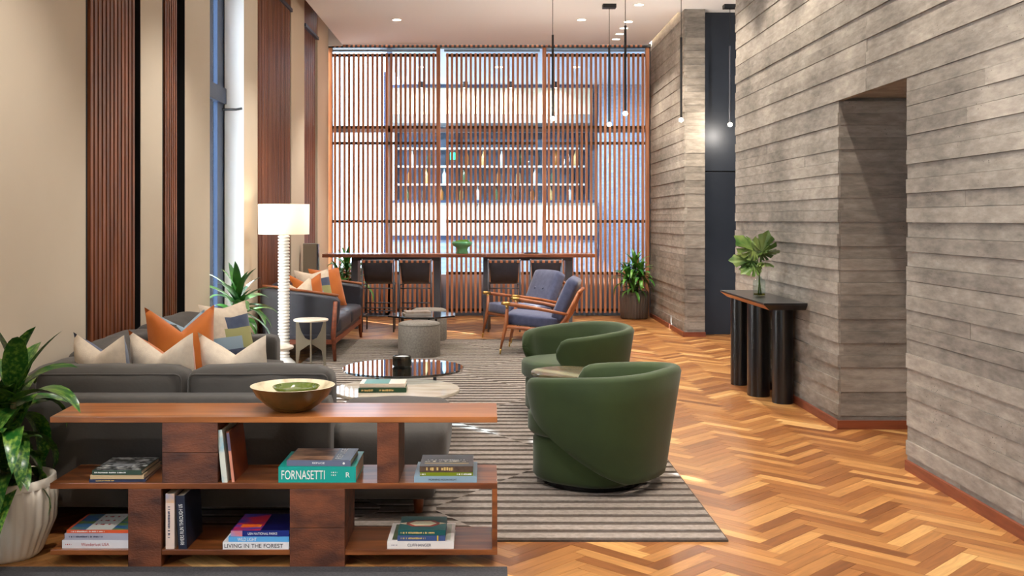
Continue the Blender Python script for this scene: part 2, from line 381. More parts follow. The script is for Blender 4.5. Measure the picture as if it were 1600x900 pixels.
# ------------------------------------------------------------------ right wall of board-formed concrete
BH = .0895
rng = random.Random(11)
wr_ = struct(MB().box(2.625, 3.7, -1.7, 6.33, 0, ZC).box(2.625, 3.7, 6.33, 7.60, 2.44, ZC).box(2.625, 3.7, 7.60, 10.68, 0, ZC)
             .box(3.66, 3.8, 6.3, 7.7, 0, 2.44).build('wall_right', CONC))
def boards(parent, axis, a0, a1, z0, z1, base, splits, facing=-1, clipz=None):
    """rows of formwork boards; axis 'y': face at x=base towards -X; axis 'x': face at y=base towards -Y"""
    r = int(round(z0/BH)); z = z0
    while z < z1-.01:
        zt = min(z1, (r+1)*BH)
        off = (.007 if r % 2 else 0)+rng.uniform(-.002, .004)
        cuts = [a0, a1]
        if splits and rng.random() < splits:
            cuts = [a0, rng.uniform(a0+.25*(a1-a0), a1-.2*(a1-a0)), a1]
        for c0, c1 in zip(cuts[:-1], cuts[1:]):
            of = off+(rng.uniform(-.0025, .0025) if len(cuts) > 2 else 0)
            if axis == 'y': m = MB().box(base-of, base+.033, c0, c1-.001, z+.0012, zt-.0012)
            else: m = MB().box(c0, c1-.001, base-of, base+.033, z+.0006, zt-.0006)
            m.build('concrete_board', CONC, parent)
        z = zt; r += 1
TOPH = 27*BH
boards(wr_, 'y', 3.4, 6.33, .0, TOPH, WX, .7)
boards(wr_, 'y', 7.562, 10.70, .0, TOPH, WX, .6)
boards(wr_, 'y', 3.4, 7.0, TOPH, ZC+.02, WX, .4)
boards(wr_, 'y', 7.0, 10.70, TOPH, ZC+.02, WX, .4)
boards(wr_, 'x', WX+.012, 3.66, .0, TOPH, 7.562, 0)
wf = struct(MB().box(2.625, 2.85, 13.52, SY+.05, 0, ZC+.3).build('wall_right_far', CONC))
boards(wf, 'y', 13.48, SY+.02, 0, ZC+.25, WX, .3)
boards(wf, 'x', WX+.012, 2.86, 0, ZC+.25, 13.485, 0)
# blackened steel lift-lobby panels, one above the other
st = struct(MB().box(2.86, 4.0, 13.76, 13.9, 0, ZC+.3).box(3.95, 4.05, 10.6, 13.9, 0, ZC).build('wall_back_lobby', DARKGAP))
for z0, z1 in ((.0, 2.175), (2.19, ZC+.25)):
    for x0, x1 in ((2.865, 3.43), (3.435, 3.95)): MB().box(x0, x1, 13.735, 13.76, z0, z1).build('steel_panel', STEEL, st, bevel=.002)
# baseboards
struct(MB().box(WX-.028, WX-.008, 3.4, 6.30, 0, .062).build('baseboard_right_near', REDBASE))
struct(MB().box(WX-.028, WX-.008, 7.535, 10.7, 0, .062).box(WX-.028, 3.6, 7.515, 7.54, 0, .062).build('baseboard_right_middle', REDBASE))
struct(MB().box(WX-.028, WX-.008, 13.45, 16.2, 0, .062).box(WX-.028, 2.86, 13.43, 13.455, 0, .062).build('baseboard_right_far', REDBASE))

# ------------------------------------------------------------------ left wall: beige piers, slat panels, window
struct(MB().box(-2.9, 3.7, -1.9, -1.7, 0, ZC+.75).build('wall_front', BEIGE))
wl = struct(MB().box(-2.9, -2.66, 4.6, 9.29, 0, ZC+.45).box(-2.9, -2.53, -1.7, .4, 0, ZC+.45).box(-2.9, -2.53, .4, 3.2, 3.7, ZC+.45).box(-2.9, -2.53, .4, 3.2, 0, .5).box(-2.9, -2.53, 3.2, 4.6, 0, ZC+.45).box(-2.9, -2.66, 10.6, 16.3, 0, ZC+.45).box(-2.9, -2.66, 9.29, 10.6, 4.2, ZC+.45)
            .build('wall_left', DARKGAP))
for y0, y1 in ((4.6, 6.44), (7.44, 7.95), (8.53, 9.29), (10.6, 11.22), (13.14, 14.08), (15.18, 16.2)):
    MB().box(-2.72 if y0 in (10.6, 8.53) else -2.66, LX, y0, y1, 0, ZC+.44).build('plaster_pier', BEIGE, wl, bevel=.004)
for y in (7.44, 8.53): MB().box(-2.66, LX-.003, y-.006, y-.0005, 0, ZC+.44).build('black_reveal', DARKGAP, wl)
for y in (6.44, 7.95): MB().box(-2.66, LX+.001, y-.02, y+.004, 0, ZC+.44).build('black_reveal', DARKGAP, wl)
def slat_panel(y0, y1, n, label, x=-2.56, head=None, base=0.0):
    t = thing('wall_panel', label, 'wall panel', (x, (y0+y1)/2, 0), 0, 'slatted wood wall panels')
    w = y1-y0; p = w/n; zt = head or ZC+.43
    MB().box(-.09, -.005, -w/2, w/2, base, zt).build('backing', mat('dark_backing', (44, 24, 16), rough=.7), t)
    me_ = MB().box(-.005, .035, 0, p*.62, base, zt).mesh('slat', WALNUT)
    for i in range(n):
        o = link('slat', me_, t); o.location = (0, -w/2+i*p+p*.19, 0)
    return t
slat_panel(6.50, 7.34, 12, 'tall reddish slatted wood wall panel nearest the camera above the grey sofa')
slat_panel(8.01, 8.33, 6, 'narrow slatted wood wall strip between two beige piers')
slat_panel(11.27, 13.10, 24, 'wide slatted wood wall panel behind the white floor lamp', head=4.2)
slat_panel(14.14, 15.12, 13, 'slatted wood wall panel beside the slatted screen', head=4.2, x=-2.58)
for y0, y1 in ((11.22, 13.14), (14.08, 15.18)):
    tr = struct(MB().box(-2.66, -2.50, y0, y1, 4.2, 4.24).build('trim_1' if y0 < 12 else 'trim_2', [FRAMEBLUE]))
    n_ = int((y1-y0)/.075)
    for i in range(n_): MB().box(-2.64, -2.53, y0+i*(y1-y0)/n_+.004, y0+(i+1)*(y1-y0)/n_-.004, 4.241, ZC+.43).build('infill_slat', WALNUT, tr)
w1 = struct(MB().box(-2.77, -2.73, 10.06, 10.17, 0, 4.2).box(-2.77, -2.73, 10.35, 10.6, 0, 4.2)
            .box(-2.78, -2.70, 9.29, 10.6, 2.73, 2.89).box(-2.78, -2.72, 9.29, 10.6, 3.86, 4.2).build('window_1', FRAMEBLUE))  # deep head bar, out of view, shaped to cut off high sun
MB().box(-2.752, -2.746, 9.29, 10.06, 0, 4.1).build('roller_shade', mat('white_roller_shade', (246, 248, 250), rough=.9, translucent=.8, see=.10), w1)
MB().box(-2.757, -2.753, 10.17, 10.35, 0, 4.1).build('pane', PANE, w1)
MB().tube([(-2.70, 10.42, 2.66), (-2.56, 10.42, 2.66), (-2.50, 10.42, 2.67)], .012, 8).build('window_handle', BLACKM, w1)
MB().box(-2.72, LX-.002, 10.585, 10.599, 0, 4.2).build('window_reveal', mat('white_reveal', (244, 246, 248), rough=.8), w1)
struct(MB().box(-2.72, LX, 9.29, 10.58, -.002, .01).build('window_sill_floor', BEIGE))

# ------------------------------------------------------------------ slatted screen at the back
def screen(x0, x1, label, posts):
    t = thing('slat_screen', label, 'screen', ((x0+x1)/2, SY, 0), 0, 'slatted wood screens')
    hw = (x1-x0)/2
    for s in posts: MB().box(s*hw-.03, s*hw+.03, -.04, .06, 0, 4.27).build('post', SCREENW, t, bevel=.004)
    p = .0746; n = int((2*hw-.10)/p); off = (2*hw-n*p)/2
    me_ = MB().box(-.018, .018, -.045, .0, .06, 4.18).mesh('slat', SCREENW)
    for i in range(n+1):
        o = link('slat', me_, t); o.location = (-hw+off+i*p, 0, 0)
    for z in (4.155, 3.01, 2.755, 1.51, .685, .10):
        MB().box(-hw+.03, hw-.03, .002, .04, z-.022, z+.022).build('rail', BLACKM, t)
    m = MB()
    MB().box(-hw, hw, .02, .05, 4.215, 4.255).build('lit_gap_strip', mat('lit_gap_blue', (150, 176, 206), rough=.3), t)  # blue light in the gap below the header, put in as colour
    return t
xs = [-2.50, (685-VX)*SY/F, (845.5-VX)*SY/F, (1011-VX)*SY/F]
screen(xs[0], xs[1], 'slatted wood screen on the left, nearest the leather sofa', (-1, 1))
screen(xs[1]+.09, xs[2]-.02, 'middle slatted wood screen behind the bar stools and green bowl', ())
screen(xs[2]+.05, xs[3], 'slatted wood screen on the right, behind the corner plant', (-1, 1))
hd = struct(MB().box(-2.6, 2.6, SY-.06, SY+.08, 4.27, ZC+.02).build('trim_3', BLACKM))
me_ = MB().box(-.018, .018, -.075, -.06, 4.27, ZC-.002).mesh('head_block', SCREENW)
for i in range(66):
    o = link('head_block', me_, hd); o.location = (-2.42+i*.0746, SY, 0)
# glass wall directly behind the screen
w2 = struct(MB().box(-1.62, -1.54, SY+.14, SY+.24, 0, 4.3).box(-2.62, 2.62, SY+.14, SY+.22, 2.94, 3.0).box(-2.62, -2.50, SY+.05, SY+.3, 0, 4.3).box(2.55, 2.62, SY+.05, SY+.3, 0, 4.3)
            .box(-2.62, 2.62, SY+.14, SY+.24, 0, .66).build('window_2', mat('pale_frame', (120, 134, 156), rough=.5)))
for x0, x1 in ((-2.5, -1.62), (-1.54, .85), (.85, 2.55)):
    for z0, z1 in ((.66, 2.94), (3.0, 4.3)): MB().box(x0, x1, SY+.17, SY+.178, z0, z1).build('pane', PANE, w2)

# ------------------------------------------------------------------ the bar room beyond the glass
BRICKB = mat('pale_blue_brick', (176, 188, 204), (152, 166, 186), scale=3, stretch=(2, 2, 10), rough=.8)
struct(MB().box(-1.75, 4.0, 16.6, 23, ZC, ZC+.2).build('ceiling_bar', mat('bar_ceiling', (206, 214, 226), rough=.9)))
wb = struct(MB().box(-1.9, 4, 22.5, 22.7, 0, ZC).box(3.2, 3.4, 16.6, 22.6, 0, ZC).build('wall_bar_back', BRICKB))
struct(MB().box(2.28, 3.2, 21.0, 21.2, 0, ZC).build('wall_bar_right', BRICKB))
struct(MB().box(-1.95, -1.8, 19.2, 19.35, 0, ZC).build('trim_4', FRAMEBLUE))
struct(MB().box(-14, -2.9, 3, 34, -.12, -.06).box(-14, 6, 24, 34, -.12, -.06).build('ground', mat('pale_pavement', (196, 194, 190), rough=.9)))
bar = thing('back_bar', 'lit back bar with shelves of bottles seen through the slatted screen', 'bar', (0, 21.6, 0))
SOFF = mat('warm_soffit', (232, 222, 196), rough=.8)
MB().box(-2.0, 2.15, -.6, .2, 3.70, 4.24).build('soffit', SOFF, bar)
MB().box(-2.02, 2.17, -.64, .2, 4.24, 4.30).build('soffit_trim', FRAMEBLUE, bar)
MB().box(-2.0, 2.15, -.6, .2, 3.52, 3.695).build('soffit_band', mat('grey_band', (130, 134, 136), rough=.7), bar)
MB().box(-2.0, 2.15, .3, .4, 1.75, 3.52).build('mirror_back', mat('dark_mirror', (90, 106, 124), rough=.2, metal=.7), bar)
for z in (1.9, 2.28, 2.66, 3.04): MB().box(-1.9, 2.05, .02, .3, z-.02, z+.02).build('shelf', mat('pale_shelf', (206, 206, 200), rough=.5), bar)
for i in range(4): MB().box(-1.95+i*1.3-.02, -1.95+i*1.3+.02, .0, .3, 1.75, 3.5).build('upright', BLACKM, bar)
for i in range(7):
    MB().box(-2.0+i*.6, -2.0+i*.6+.585, -.95, -.9, 1.22, 1.88).build('counter_panel', mat('pale_cream_panel', (232, 236, 224), rough=.3), bar)
MB().box(-2.02, 2.2, -1.0, -.3, 1.88, 1.93).build('counter_top', FRAMEBLUE, bar)
MB().box(-2.02, 2.2, -.92, -.4, 1.13, 1.22).build('counter_rail', FRAMEBLUE, bar)
MB().box(-2.0, 2.18, -.88, -.4, 0, 1.13).build('counter_base', BRICKB, bar)
bt = MB().lathe([(.045, 0), (.045, .2), (.016, .26), (.016, .32)], 10)
for i in range(30):
    z = (1.92, 2.30, 2.68)[i % 3]
    m_ = mat('bottle_%d' % (i % 5), [(70, 96, 70), (150, 96, 40), (196, 206, 212), (60, 50, 46), (210, 180, 120)][i % 5], rough=.1)
    o = link('bottle', bt.mesh('bottle', m_, True)); o.location = (-1.75+(i//3)*.385+.06*(i % 3)+(.0 if (i//3) % 3 else .03), 21.6+.15, z)
    tag(o, '%s bottle on the %s shelf, %s half of the back bar' % (('green', 'amber', 'clear', 'dark brown', 'straw coloured')[i % 5], ('lowest', 'second lowest', 'third lowest')[i % 3], 'left' if i < 15 else 'right'), 'bottle', 'bottles on the back bar')
for i, x in enumerate((-1.35, -.45, .45, 1.35)):
    t = thing('wall_light', ['soffit spotlight at the left end of the back bar', 'soffit spotlight left of the back bar centre', 'soffit spotlight right of the back bar centre', 'soffit spotlight at the right end of the back bar'][i], 'light', (x, 20.6, ZC), 0, 'soffit spotlights')
    MB().lathe([(.05, -.12), (.05, 0)], 12).build('housing', BLACKM, t); MB().lathe([(.04, -.123), (.04, -.121)], 12).build('lens', EMIT, t)
    ld = bpy.data.lights.new('spot', 'SPOT'); ld.energy = 110; ld.color = (1, .84, .6); ld.spot_size = R(110); ld.spot_blend = 1.0; ld.shadow_soft_size = .05
    lo_ = bpy.data.objects.new('spot', ld); C.objects.link(lo_); lo_.parent = t; lo_.location = (0, 0, -.14); lo_.rotation_euler = (R(42), 0, 0)
for i, (x, y) in enumerate(((-1.2, 18.6), (.2, 18.6), (1.6, 18.6))):  # ceiling lamps put in to brighten the bar room
    t = thing('bar_fill_light', ['left', 'middle', 'right'][i]+'most of the ceiling lights added to brighten the bar room', 'ceiling light', (x, y, ZC), 0, 'bar room fill lights')
    MB().lathe([(.07, -.004), (.07, .004)], 16).build('lens', EMIT, t)
    ld = bpy.data.lights.new('spot', 'SPOT'); ld.energy = 420; ld.color = (.9, .95, 1); ld.spot_size = R(150); ld.spot_blend = .8; ld.shadow_soft_size = .1
    lo_ = bpy.data.objects.new('spot', ld); C.objects.link(lo_); lo_.parent = t; lo_.location = (0, 0, -.03); lo_.rotation_euler = (R(20), 0, 0)
es = thing('exit_sign', 'small green lit sign hanging in the bar room', 'sign', (-.68, 19.9, 2.77))
MB().box(-.06, .06, -.02, .02, -.08, .08).build('housing', BLACKM, es); MB().box(-.05, .05, -.024, -.021, -.07, .07).build('lit_face', mat('green_sign', (20, 210, 130), emit=1.5), es)

# ------------------------------------------------------------------ ceiling lights
def spot(parent, w, ang, loc, rot, col=(1, .93, .83), blend=.6, soft=.04):
    ld = bpy.data.lights.new('lamp', 'SPOT'); ld.energy = w; ld.color = col; ld.spot_size = R(ang); ld.spot_blend = blend; ld.shadow_soft_size = soft
    o = bpy.data.objects.new('lamp', ld); C.objects.link(o); o.parent = parent; o.location = loc; o.rotation_euler = rot
ring = MB().lathe([(.058, -.004), (.075, -.004), (.075, .01), (.058, .01), (.058, -.004)], 24, cap0=False, cap1=False).mesh('trim_ring', mat('white_trim', (240, 238, 235), rough=.5))
lens = MB().lathe([(.058, -.002), (.058, 0)], 24).mesh('lens', EMIT)
def downlight(x, y, label, w, ang, rot, group=None, col=(1, .94, .86)):
    t = thing('downlight', label, 'ceiling light', (x, y, ZC), 0, group)
    link('trim_ring', ring, t); link('lens', lens, t)
    if w: spot(t, w, ang, (0, 0, -.02), rot, col)
downlight(-1.26, 14.2, 'recessed ceiling downlight above the leather sofa, left of the others', DOWN_W, 95, (0, 0, 0), 'ceiling downlights')
downlight(1.30, 14.2, 'recessed ceiling downlight between the pendant cables', DOWN_W, 95, (0, 0, 0), 'ceiling downlights')
lab = ['frontmost of the four small downlights by the concrete wall', 'second from the front of the four downlights by the concrete wall',
       'third from the front of the four downlights by the concrete wall', 'farthest of the four downlights by the concrete wall']
for i, y in enumerate((14.34, 14.82, 15.28, 15.72)):
    downlight(1.97, y, lab[i], WASH_W*.45, 70, (0, R(-12), 0), 'wall washer downlights', (1, .88, .73))
for y, wh in ((2.4, 'added to light the bookshelf front'), (5.0, 'level with the bookshelf'), (7.9, 'over the coffee tables'), (10.8, 'level with the floor lamp')):  # nearest pair is added to light the shelf and plant fronts
    for x in (-1.26, 1.0): downlight(x, y, 'recessed ceiling downlight %s, %s row' % (wh, 'left' if x < 0 else 'right'), DOWN_W, 95, (0, 0, 0), 'downlights above the frame')
for y, wh in zip((4.1, 5.3, 6.5, 8.0, 9.2, 10.4, 12.2, 13.2), ('first', 'second', 'third', 'fourth', 'fifth', 'sixth', 'seventh', 'eighth')):
    downlight(1.95, y, 'ceiling light along the concrete wall, %s counted from the camera' % wh, WASH_W, 80, (0, R(-8), 0), 'wall washers above the frame', (1, .88, .73))
# cove light hidden in the slot along the concrete wall
cl = thing('cove_light', 'linear light glowing in the slot between ceiling and concrete wall', 'light', (2.56, 14.9, ZC+.16))
MB().box(-.015, .01, -1.3, 1.3, 0, .02).build('strip', mat('cove_strip', (255, 232, 200), emit=22), cl)
cl2 = thing('cove_light', 'linear light glowing in the slot above the dark steel panels', 'light', (3.2, 13.725, ZC+.16))
MB().box(-.6, .6, -.01, .005, 0, .02).build('strip', mat('cove_strip', (255, 232, 200), emit=22), cl2)
pend_l = ['slim black pendant left of the cluster, before the middle screen', 'slim pendant on the square black canopy, its light lowest of the cluster',
          'slim black pendant whose light hangs just above the lowest one', 'slim black pendant hanging before the far concrete wall', 'slim pendant with square black canopy hanging before the dark steel panels']
for i, (x, y) in enumerate(((.79, 12.43), (1.566, 13.19), (1.59, 11.83), (2.38, 12.60), (3.126, 13.21))):
    t = thing('pendant_light', pend_l[i], 'pendant', (x, y, ZC), 0, 'slim pendant lights')
    b = 2.76-ZC
    MB().box(-.085, .085, -.06, .06, -.05, 0).build('canopy', BLACKM, t, bevel=.003)
    MB().tube([(0, 0, -.05), (0, 0, b+1.0)], .004, 6).build('cable', BLACKM, t)
    MB().tube([(0, 0, b+1.02), (0, 0, b+.03)], .014, 10).build('rod', STOOLM if i in (4,) else BLACKM, t)
    MB().lathe([(.004, 0), (.022, .008), (.028, .025), (.022, .042), (.004, .05)], 16, (0, 0, b-.02)).build('bulb', mat('pendant_glow', (255, 236, 205), emit=40), t, True)
    ld = bpy.data.lights.new('lamp', 'POINT'); ld.energy = PEND_W; ld.color = (1, .87, .7); ld.shadow_soft_size = .03
    lo_ = bpy.data.objects.new('lamp', ld); C.objects.link(lo_); lo_.parent = t; lo_.location = (0, 0, b-.06)

# ------------------------------------------------------------------ rug and mat
rug = thing('area_rug', 'large taupe rug with raised wool bands under the seating', 'rug', (-.53, 9.0, 0))
RX0, RX1, RY0, RY1 = -1.99+.53, 1.15+.53, 4.89-9.0, 13.1-9.0
MB().box(RX0, RX1, RY0, RY1, 0, .010).build('rug_base', RUG_D, rug)
per = .130; nb = int((RY1-RY0)/per)
def bnd(j, y):                                   # zigzag seams where the bands step by half a repeat
    tri = abs(((y/2.4+.5*j) % 1.0)*2-1)
    return RX0+j*(RX1-RX0)/3+(tri-.5)*.8
for i in range(nb):
    for j in range(3):
        y0 = RY0+.012+i*per+(per*.5 if j % 2 else 0); y1 = y0+per*.60
        if y1 > RY1-.01: continue
        xa = RX0+.01 if j == 0 else bnd(j, y0); xb = RX1-.01 if j == 2 else bnd(j+1, y0)
        xa2 = RX0+.01 if j == 0 else bnd(j, y1); xb2 = RX1-.01 if j == 2 else bnd(j+1, y1)
        MB().prism([(xa, y0), (xb, y0), (xb2, y1), (xa2, y1)], 'z', .008, .017).build('raised_band', RUG_L, rug)
fm = MB().box(-2.5, .086, 2.6, 4.528, 0.0005, .006).build('floor_mat', MAT_D, None, bevel=.002)
tag(fm, 'charcoal grey mat in front of the low bookshelf', 'mat')

# ------------------------------------------------------------------ low bookshelf
D0, D1 = 4.54, 4.885
bx = lambda px, d=D0: (px-VX)*d/F
bs = thing('bookshelf', 'low reddish wood bookshelf with open backs and staggered blocks', 'bookshelf', (0, 0, 0))
ZT, ZM, ZB = .665, .371, .075
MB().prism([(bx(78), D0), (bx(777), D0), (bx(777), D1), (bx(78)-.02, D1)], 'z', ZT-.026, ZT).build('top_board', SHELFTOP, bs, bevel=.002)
MB().box(bx(78), bx(777), D0, D1, ZM-.026, ZM).build('middle_shelf', SHELFW, bs, bevel=.002)
MB().box(bx(78), bx(777), D0+.003, D1, ZB-.024, ZB).build('bottom_shelf', SHELFW, bs, bevel=.002)
MB().box(bx(769), bx(777), D0, D1, ZB, ZM-.026).build('side_panel', SHELFW, bs, bevel=.002)
for x0, x1, z0, z1, sm in ((253, 340, ZM, ZT-.026, .5), (589, 623, ZM, ZT-.026, None), (200.5, 252.5, 0, ZM-.026, None), (453, 539, 0, ZM-.026, .5)):
    d0 = D0-(.004 if z0 == 0 else -.002)
    if sm:
        zm = z0+(z1-z0)*.5
        MB().box(bx(x0), bx(x1), d0, D1-.02, z0, zm-.001).build('support_block', BLOCKW, bs, bevel=.002)
        MB().box(bx(x0), bx(x1), d0, D1-.02, zm+.001, z1).build('support_block', BLOCKW, bs, bevel=.002)
    else: MB().box(bx(x0), bx(x1), d0, D1-.02, z0, z1).build('support_block', BLOCKW, bs, bevel=.002)

# ------------------------------------------------------------------ books
def paint(name, c, c2=None, **k): return mat('cover_'+name, c, c2, rough=k.pop('rough', .35), **k)
INKW = mat('ink_white', (240, 240, 236), rough=.6); INKK = mat('ink_black', (28, 26, 34), rough=.6); INKR = mat('ink_red', (176, 46, 52), rough=.6)
INKG = mat('ink_gold', (206, 176, 108), rough=.5); INKN = mat('ink_navy', (50, 52, 84), rough=.6)
def book(label, L, D, T, loc, cover, rz=0, rot=None, spine=None, art=None, name='book', group=None, texts=()):
    """L along local x (spine length), spine on y=0 facing -y, D deep, T thick"""
    t = thing(name, label, 'book', loc, rz, group, rot)
    b = .0028 if T > .016 else .0012
    m = MB().box(0, L, 0, D, 0, b).box(0, L, 0, D, T-b, T).box(0, L, 0, b, b, T-b)
    m.build('cover', cover, t)
    MB().box(.003, L-.003, b, D-.004, b, T-b).build('pages', PAGE, t)
    if spine: 
        for x0, x1, mm in spine: MB().box(x0, x1, -.0006, 0, .0004, T-.0004).build('spine_band', mm, t)
    if art:
        for q, (x0, x1, y0, y1, mm) in enumerate(art): MB().box(x0, x1, y0, y1, T, T+.0006+.0005*q).build('cover_print', mm, t)
    for s, x0, x1, h, zc, mm in texts: marks(t, x0, x1, h, zc, mm, seed=len(label))
    return t
def pxbook(label, x0, x1, D, T, z, cover, dy=.01, **k):
    d = D0+dy; X0 = (x0-VX)*d/F; X1 = (x1-VX)*d/F
    return book(label, X1-X0, D, T, (X0, d, z), cover, **k), X1-X0
zM, zB = ZM+.0005, ZB+.0005
# upper left: three thin art books
g = 'art books fanned on the upper left shelf'
pxbook('thin navy softcover with gold spine lettering, lowest on upper left shelf', 139, 226, .27, .014, zM, paint('navy', (44, 56, 88)), rz=R(3), group=g, texts=(('', .03, .11, .006, .007, INKG),))
pxbook('thin cream softcover in the middle of the upper left stack', 141, 224, .26, .018, zM+.0148, paint('creamthin', (206, 178, 138)), rz=R(1), group=g)
COL = paint('collage', (26, 28, 28), (200, 200, 196), scale=26, stretch=(1, 2.5, 1), lo=.5, hi=.56, detail=2)
pxbook('dark green book with black and white collage cover topping upper left stack', 144, 221, .25, .020, zM+.034, paint('dgreen', (52, 74, 60)), rz=R(0), group=g, art=((.004, .214, .004, .246, COL), (.055, .15, .07, .16, paint('greyp', (176, 178, 178), (60, 62, 66), scale=20))),
       texts=(('', .01, .15, .006, .010, INKW),))
# upper: two leaning books
g = 'books leaning against the left block'
LB = paint('marbled', (214, 216, 204), (150, 186, 196), scale=14, lo=.52, hi=.66)
d = D0+.012
book('tall pale book with marbled blue spine leaning on the upper shelf', .235, .26, .024, ((355.5-VX)*d/F, d, zM), LB, rot=(0, -PI/2-R(6), 0), group=g)
book('slim dark book with rust and pink spine leaning behind the marbled one', .225, .26, .013, ((364-VX)*d/F+.006, d+.008, zM), paint('rust', (92, 38, 20), (150, 72, 34), scale=5), rot=(0, -PI/2-R(6.5), 0), group=g,
     spine=((0, .14, paint('pinkspine', (212, 140, 116))), (.14, .22, paint('lilac', (92, 86, 110)))))
# upper centre
TEAL = paint('teal', (0, 158, 146))
b_, L_ = pxbook('thick teal hardcover with large white spine title on upper shelf', 435, 556, .30, .070, zM, TEAL, texts=())
text(b_, 'FORNASETTI', .014, .206, .040, -.0012, .034, INKW); text(b_, 'R', .300, .318, .022, -.0012, .034, INKW)
marks(b_, .235, .262, .006, .045, INKW); marks(b_, .235, .258, .006, .033, INKW)
DES = paint('desert', (74, 36, 22), (196, 150, 116), scale=6, stretch=(1, 2, 1), lo=.4, hi=.66)
b_, L_ = pxbook('grey hardcover with brown desert photo cover lying on the teal book', 448, 548, .24, .026, zM+.071, paint('bluegrey', (98, 106, 130)), dy=.02, rz=R(-1.5),
       art=((.003, .2, .004, .236, DES), (.2, .279, .004, .236, paint('greycov', (84, 88, 98)))))
text(b_, 'REFUGE', .115, .17, .008, -.0012, .014, INKW); MB().lathe([(.005, 0), (.005, .0006)], 12).xf(Matrix.Translation((.255, 0, .013)) @ Matrix.Rotation(PI/2, 4, 'X')).build('spine_emblem', INKW, b_)
text(b_, 'REFUGE', .02, .22, .03, 0, 0, INKW, M=Matrix.Translation((.225, .01, .0272)) @ Matrix.Rotation(PI/2, 4, 'Z') @ Matrix.Rotation(-PI/2, 4, 'X'))
# upper right
b_, L_ = pxbook('pale blue hardcover at the bottom of the upper right stack', 647, 745, .27, .028, zM, paint('paleblue', (136, 164, 182)))
text(b_, 'MORNING NOON NIGHT', .065, .19, .008, -.0012, .013, INKK)
b_, L_ = pxbook('thin olive green book between the pale blue and dark books', 656, 739, .22, .016, zM+.0285, paint('olivegreen', (116, 132, 16)), dy=.012)
marks(b_, .004, .026, .006, .008, INKW); marks(b_, .165, .23, .007, .008, INKW)
b_, L_ = pxbook('dark grey book with gold spine lettering topping the upper right stack', 655.5, 739, .22, .027, zM+.045, paint('charcoal', (72, 72, 76), (88, 88, 90), scale=20), dy=.012,
       art=((.02, .218, .05, .056, INKG), (.02, .218, .085, .1, paint('dotline', (72, 72, 76), (236, 226, 200), scale=60, lo=.5, hi=.55))), spine=((.0, .236, paint('spinedark', (64, 48, 44), (96, 76, 60), scale=30)),))
marks(b_, .03, .15, .016, .015, INKG)
marks(b_, .03, .20, .012, 0, INKW, 0, M=Matrix.Translation((0, .12, .0272)) @ Matrix.Rotation(-PI/2, 4, 'X'))
# lower left
b_, L_ = pxbook('white hardcover with red spine title at the bottom of lower left stack', 97, 203, .27, .036, zB, paint('white', (226, 224, 228)), dy=.02)
text(b_, 'Wanderlust USA', .085, .21, .014, -.0012, .018, INKR); marks(b_, .015, .042, .006, .018, INKR)
b_, L_ = pxbook('lilac grey hardcover in the middle of the lower left stack', 101, 203, .26, .030, zB+.0365, paint('lilacgrey', (176, 176, 192)), dy=.022)
marks(b_, .02, .17, .007, .015, INKN)
LSC = paint('landscape', (44, 92, 150), (120, 150, 52), scale=8, stretch=(1, 2.5, 1), lo=.42, hi=.58)
b_, L_ = pxbook('softcover with painted green landscape and orange spine on lower left stack', 104, 203, .25, .014, zB+.067, paint('orangered', (222, 92, 50)), dy=.024, art=((.012, .278, .003, .246, LSC), (.085, .20, .003, .246, paint('whitelabel', (214, 212, 204)))))
marks(b_, .02, .17, .006, .007, INKW)
for i_, s_ in enumerate(('the country', 'garden', 'house')):
    marks(b_, .1, .185, .02, 0, INKR, 0, M=Matrix.Translation((0, .2-.06*i_, .0156)) @ Matrix.Rotation(-PI/2, 4, 'X'))
# lower middle standing pair
d = D0+.012
b_ = book('standing pale pink book with small sky picture on its spine', .245, .24, .039, ((272.5-VX)*d/F, d, zB), paint('palepink', (228, 204, 190)), rot=(0, -PI/2, 0), spine=((.205, .244, paint('skyprint', (110, 150, 200), (230, 180, 120), scale=14)),))
marks(b_, .05, .19, .010, .024, INKN)
b_ = book('standing black book with white vertical title beside the pale pink one', .238, .25, .038, ((291-VX)*d/F+.004, d, zB), paint('nightnavy', (30, 36, 54)), rot=(0, -PI/2-R(3), 0))
text(b_, 'RIVERS RUN THROUGH US', .02, .2, .017, -.0012, .019, INKW)
# lower middle stack
b_, L_ = pxbook('white hardcover with wide black spine title under two blue books', 348, 451.5, .29, .032, zB, paint('white2', (232, 228, 228)), dy=.006)
text(b_, 'LIVING IN THE FOREST', .008, .268, .018, -.0012, .016, INKK)
b_, L_ = pxbook('sky blue hardcover between the white book and the sunset book', 357, 451.5, .27, .023, zB+.0325, paint('skyblue', (92, 168, 224)), dy=.008)
text(b_, 'WILD LIGHT', .04, .125, .014, -.0012, .0115, INKW)
SUN_ = paint('sunset', (196, 40, 60), (70, 60, 150), scale=7, stretch=(1, 2, 1), lo=.42, hi=.6)
b_, L_ = pxbook('deep blue book with orange and purple sunset cover on lower stack', 361, 451.5, .26, .026, zB+.056, paint('deepblue', (22, 40, 118)), dy=.010, art=((.003, .13, .003, .256, SUN_), (.03, .12, .05, .09, paint('flame', (236, 96, 30), (244, 150, 40), scale=12)), (.13, .254, .003, .256, paint('navycov', (8, 10, 66)))), spine=((0, .05, paint('pinkcorner', (222, 120, 120), (160, 150, 200), scale=20)),))
text(b_, 'USA NATIONAL PARKS', .075, .205, .010, -.0012, .013, INKW)
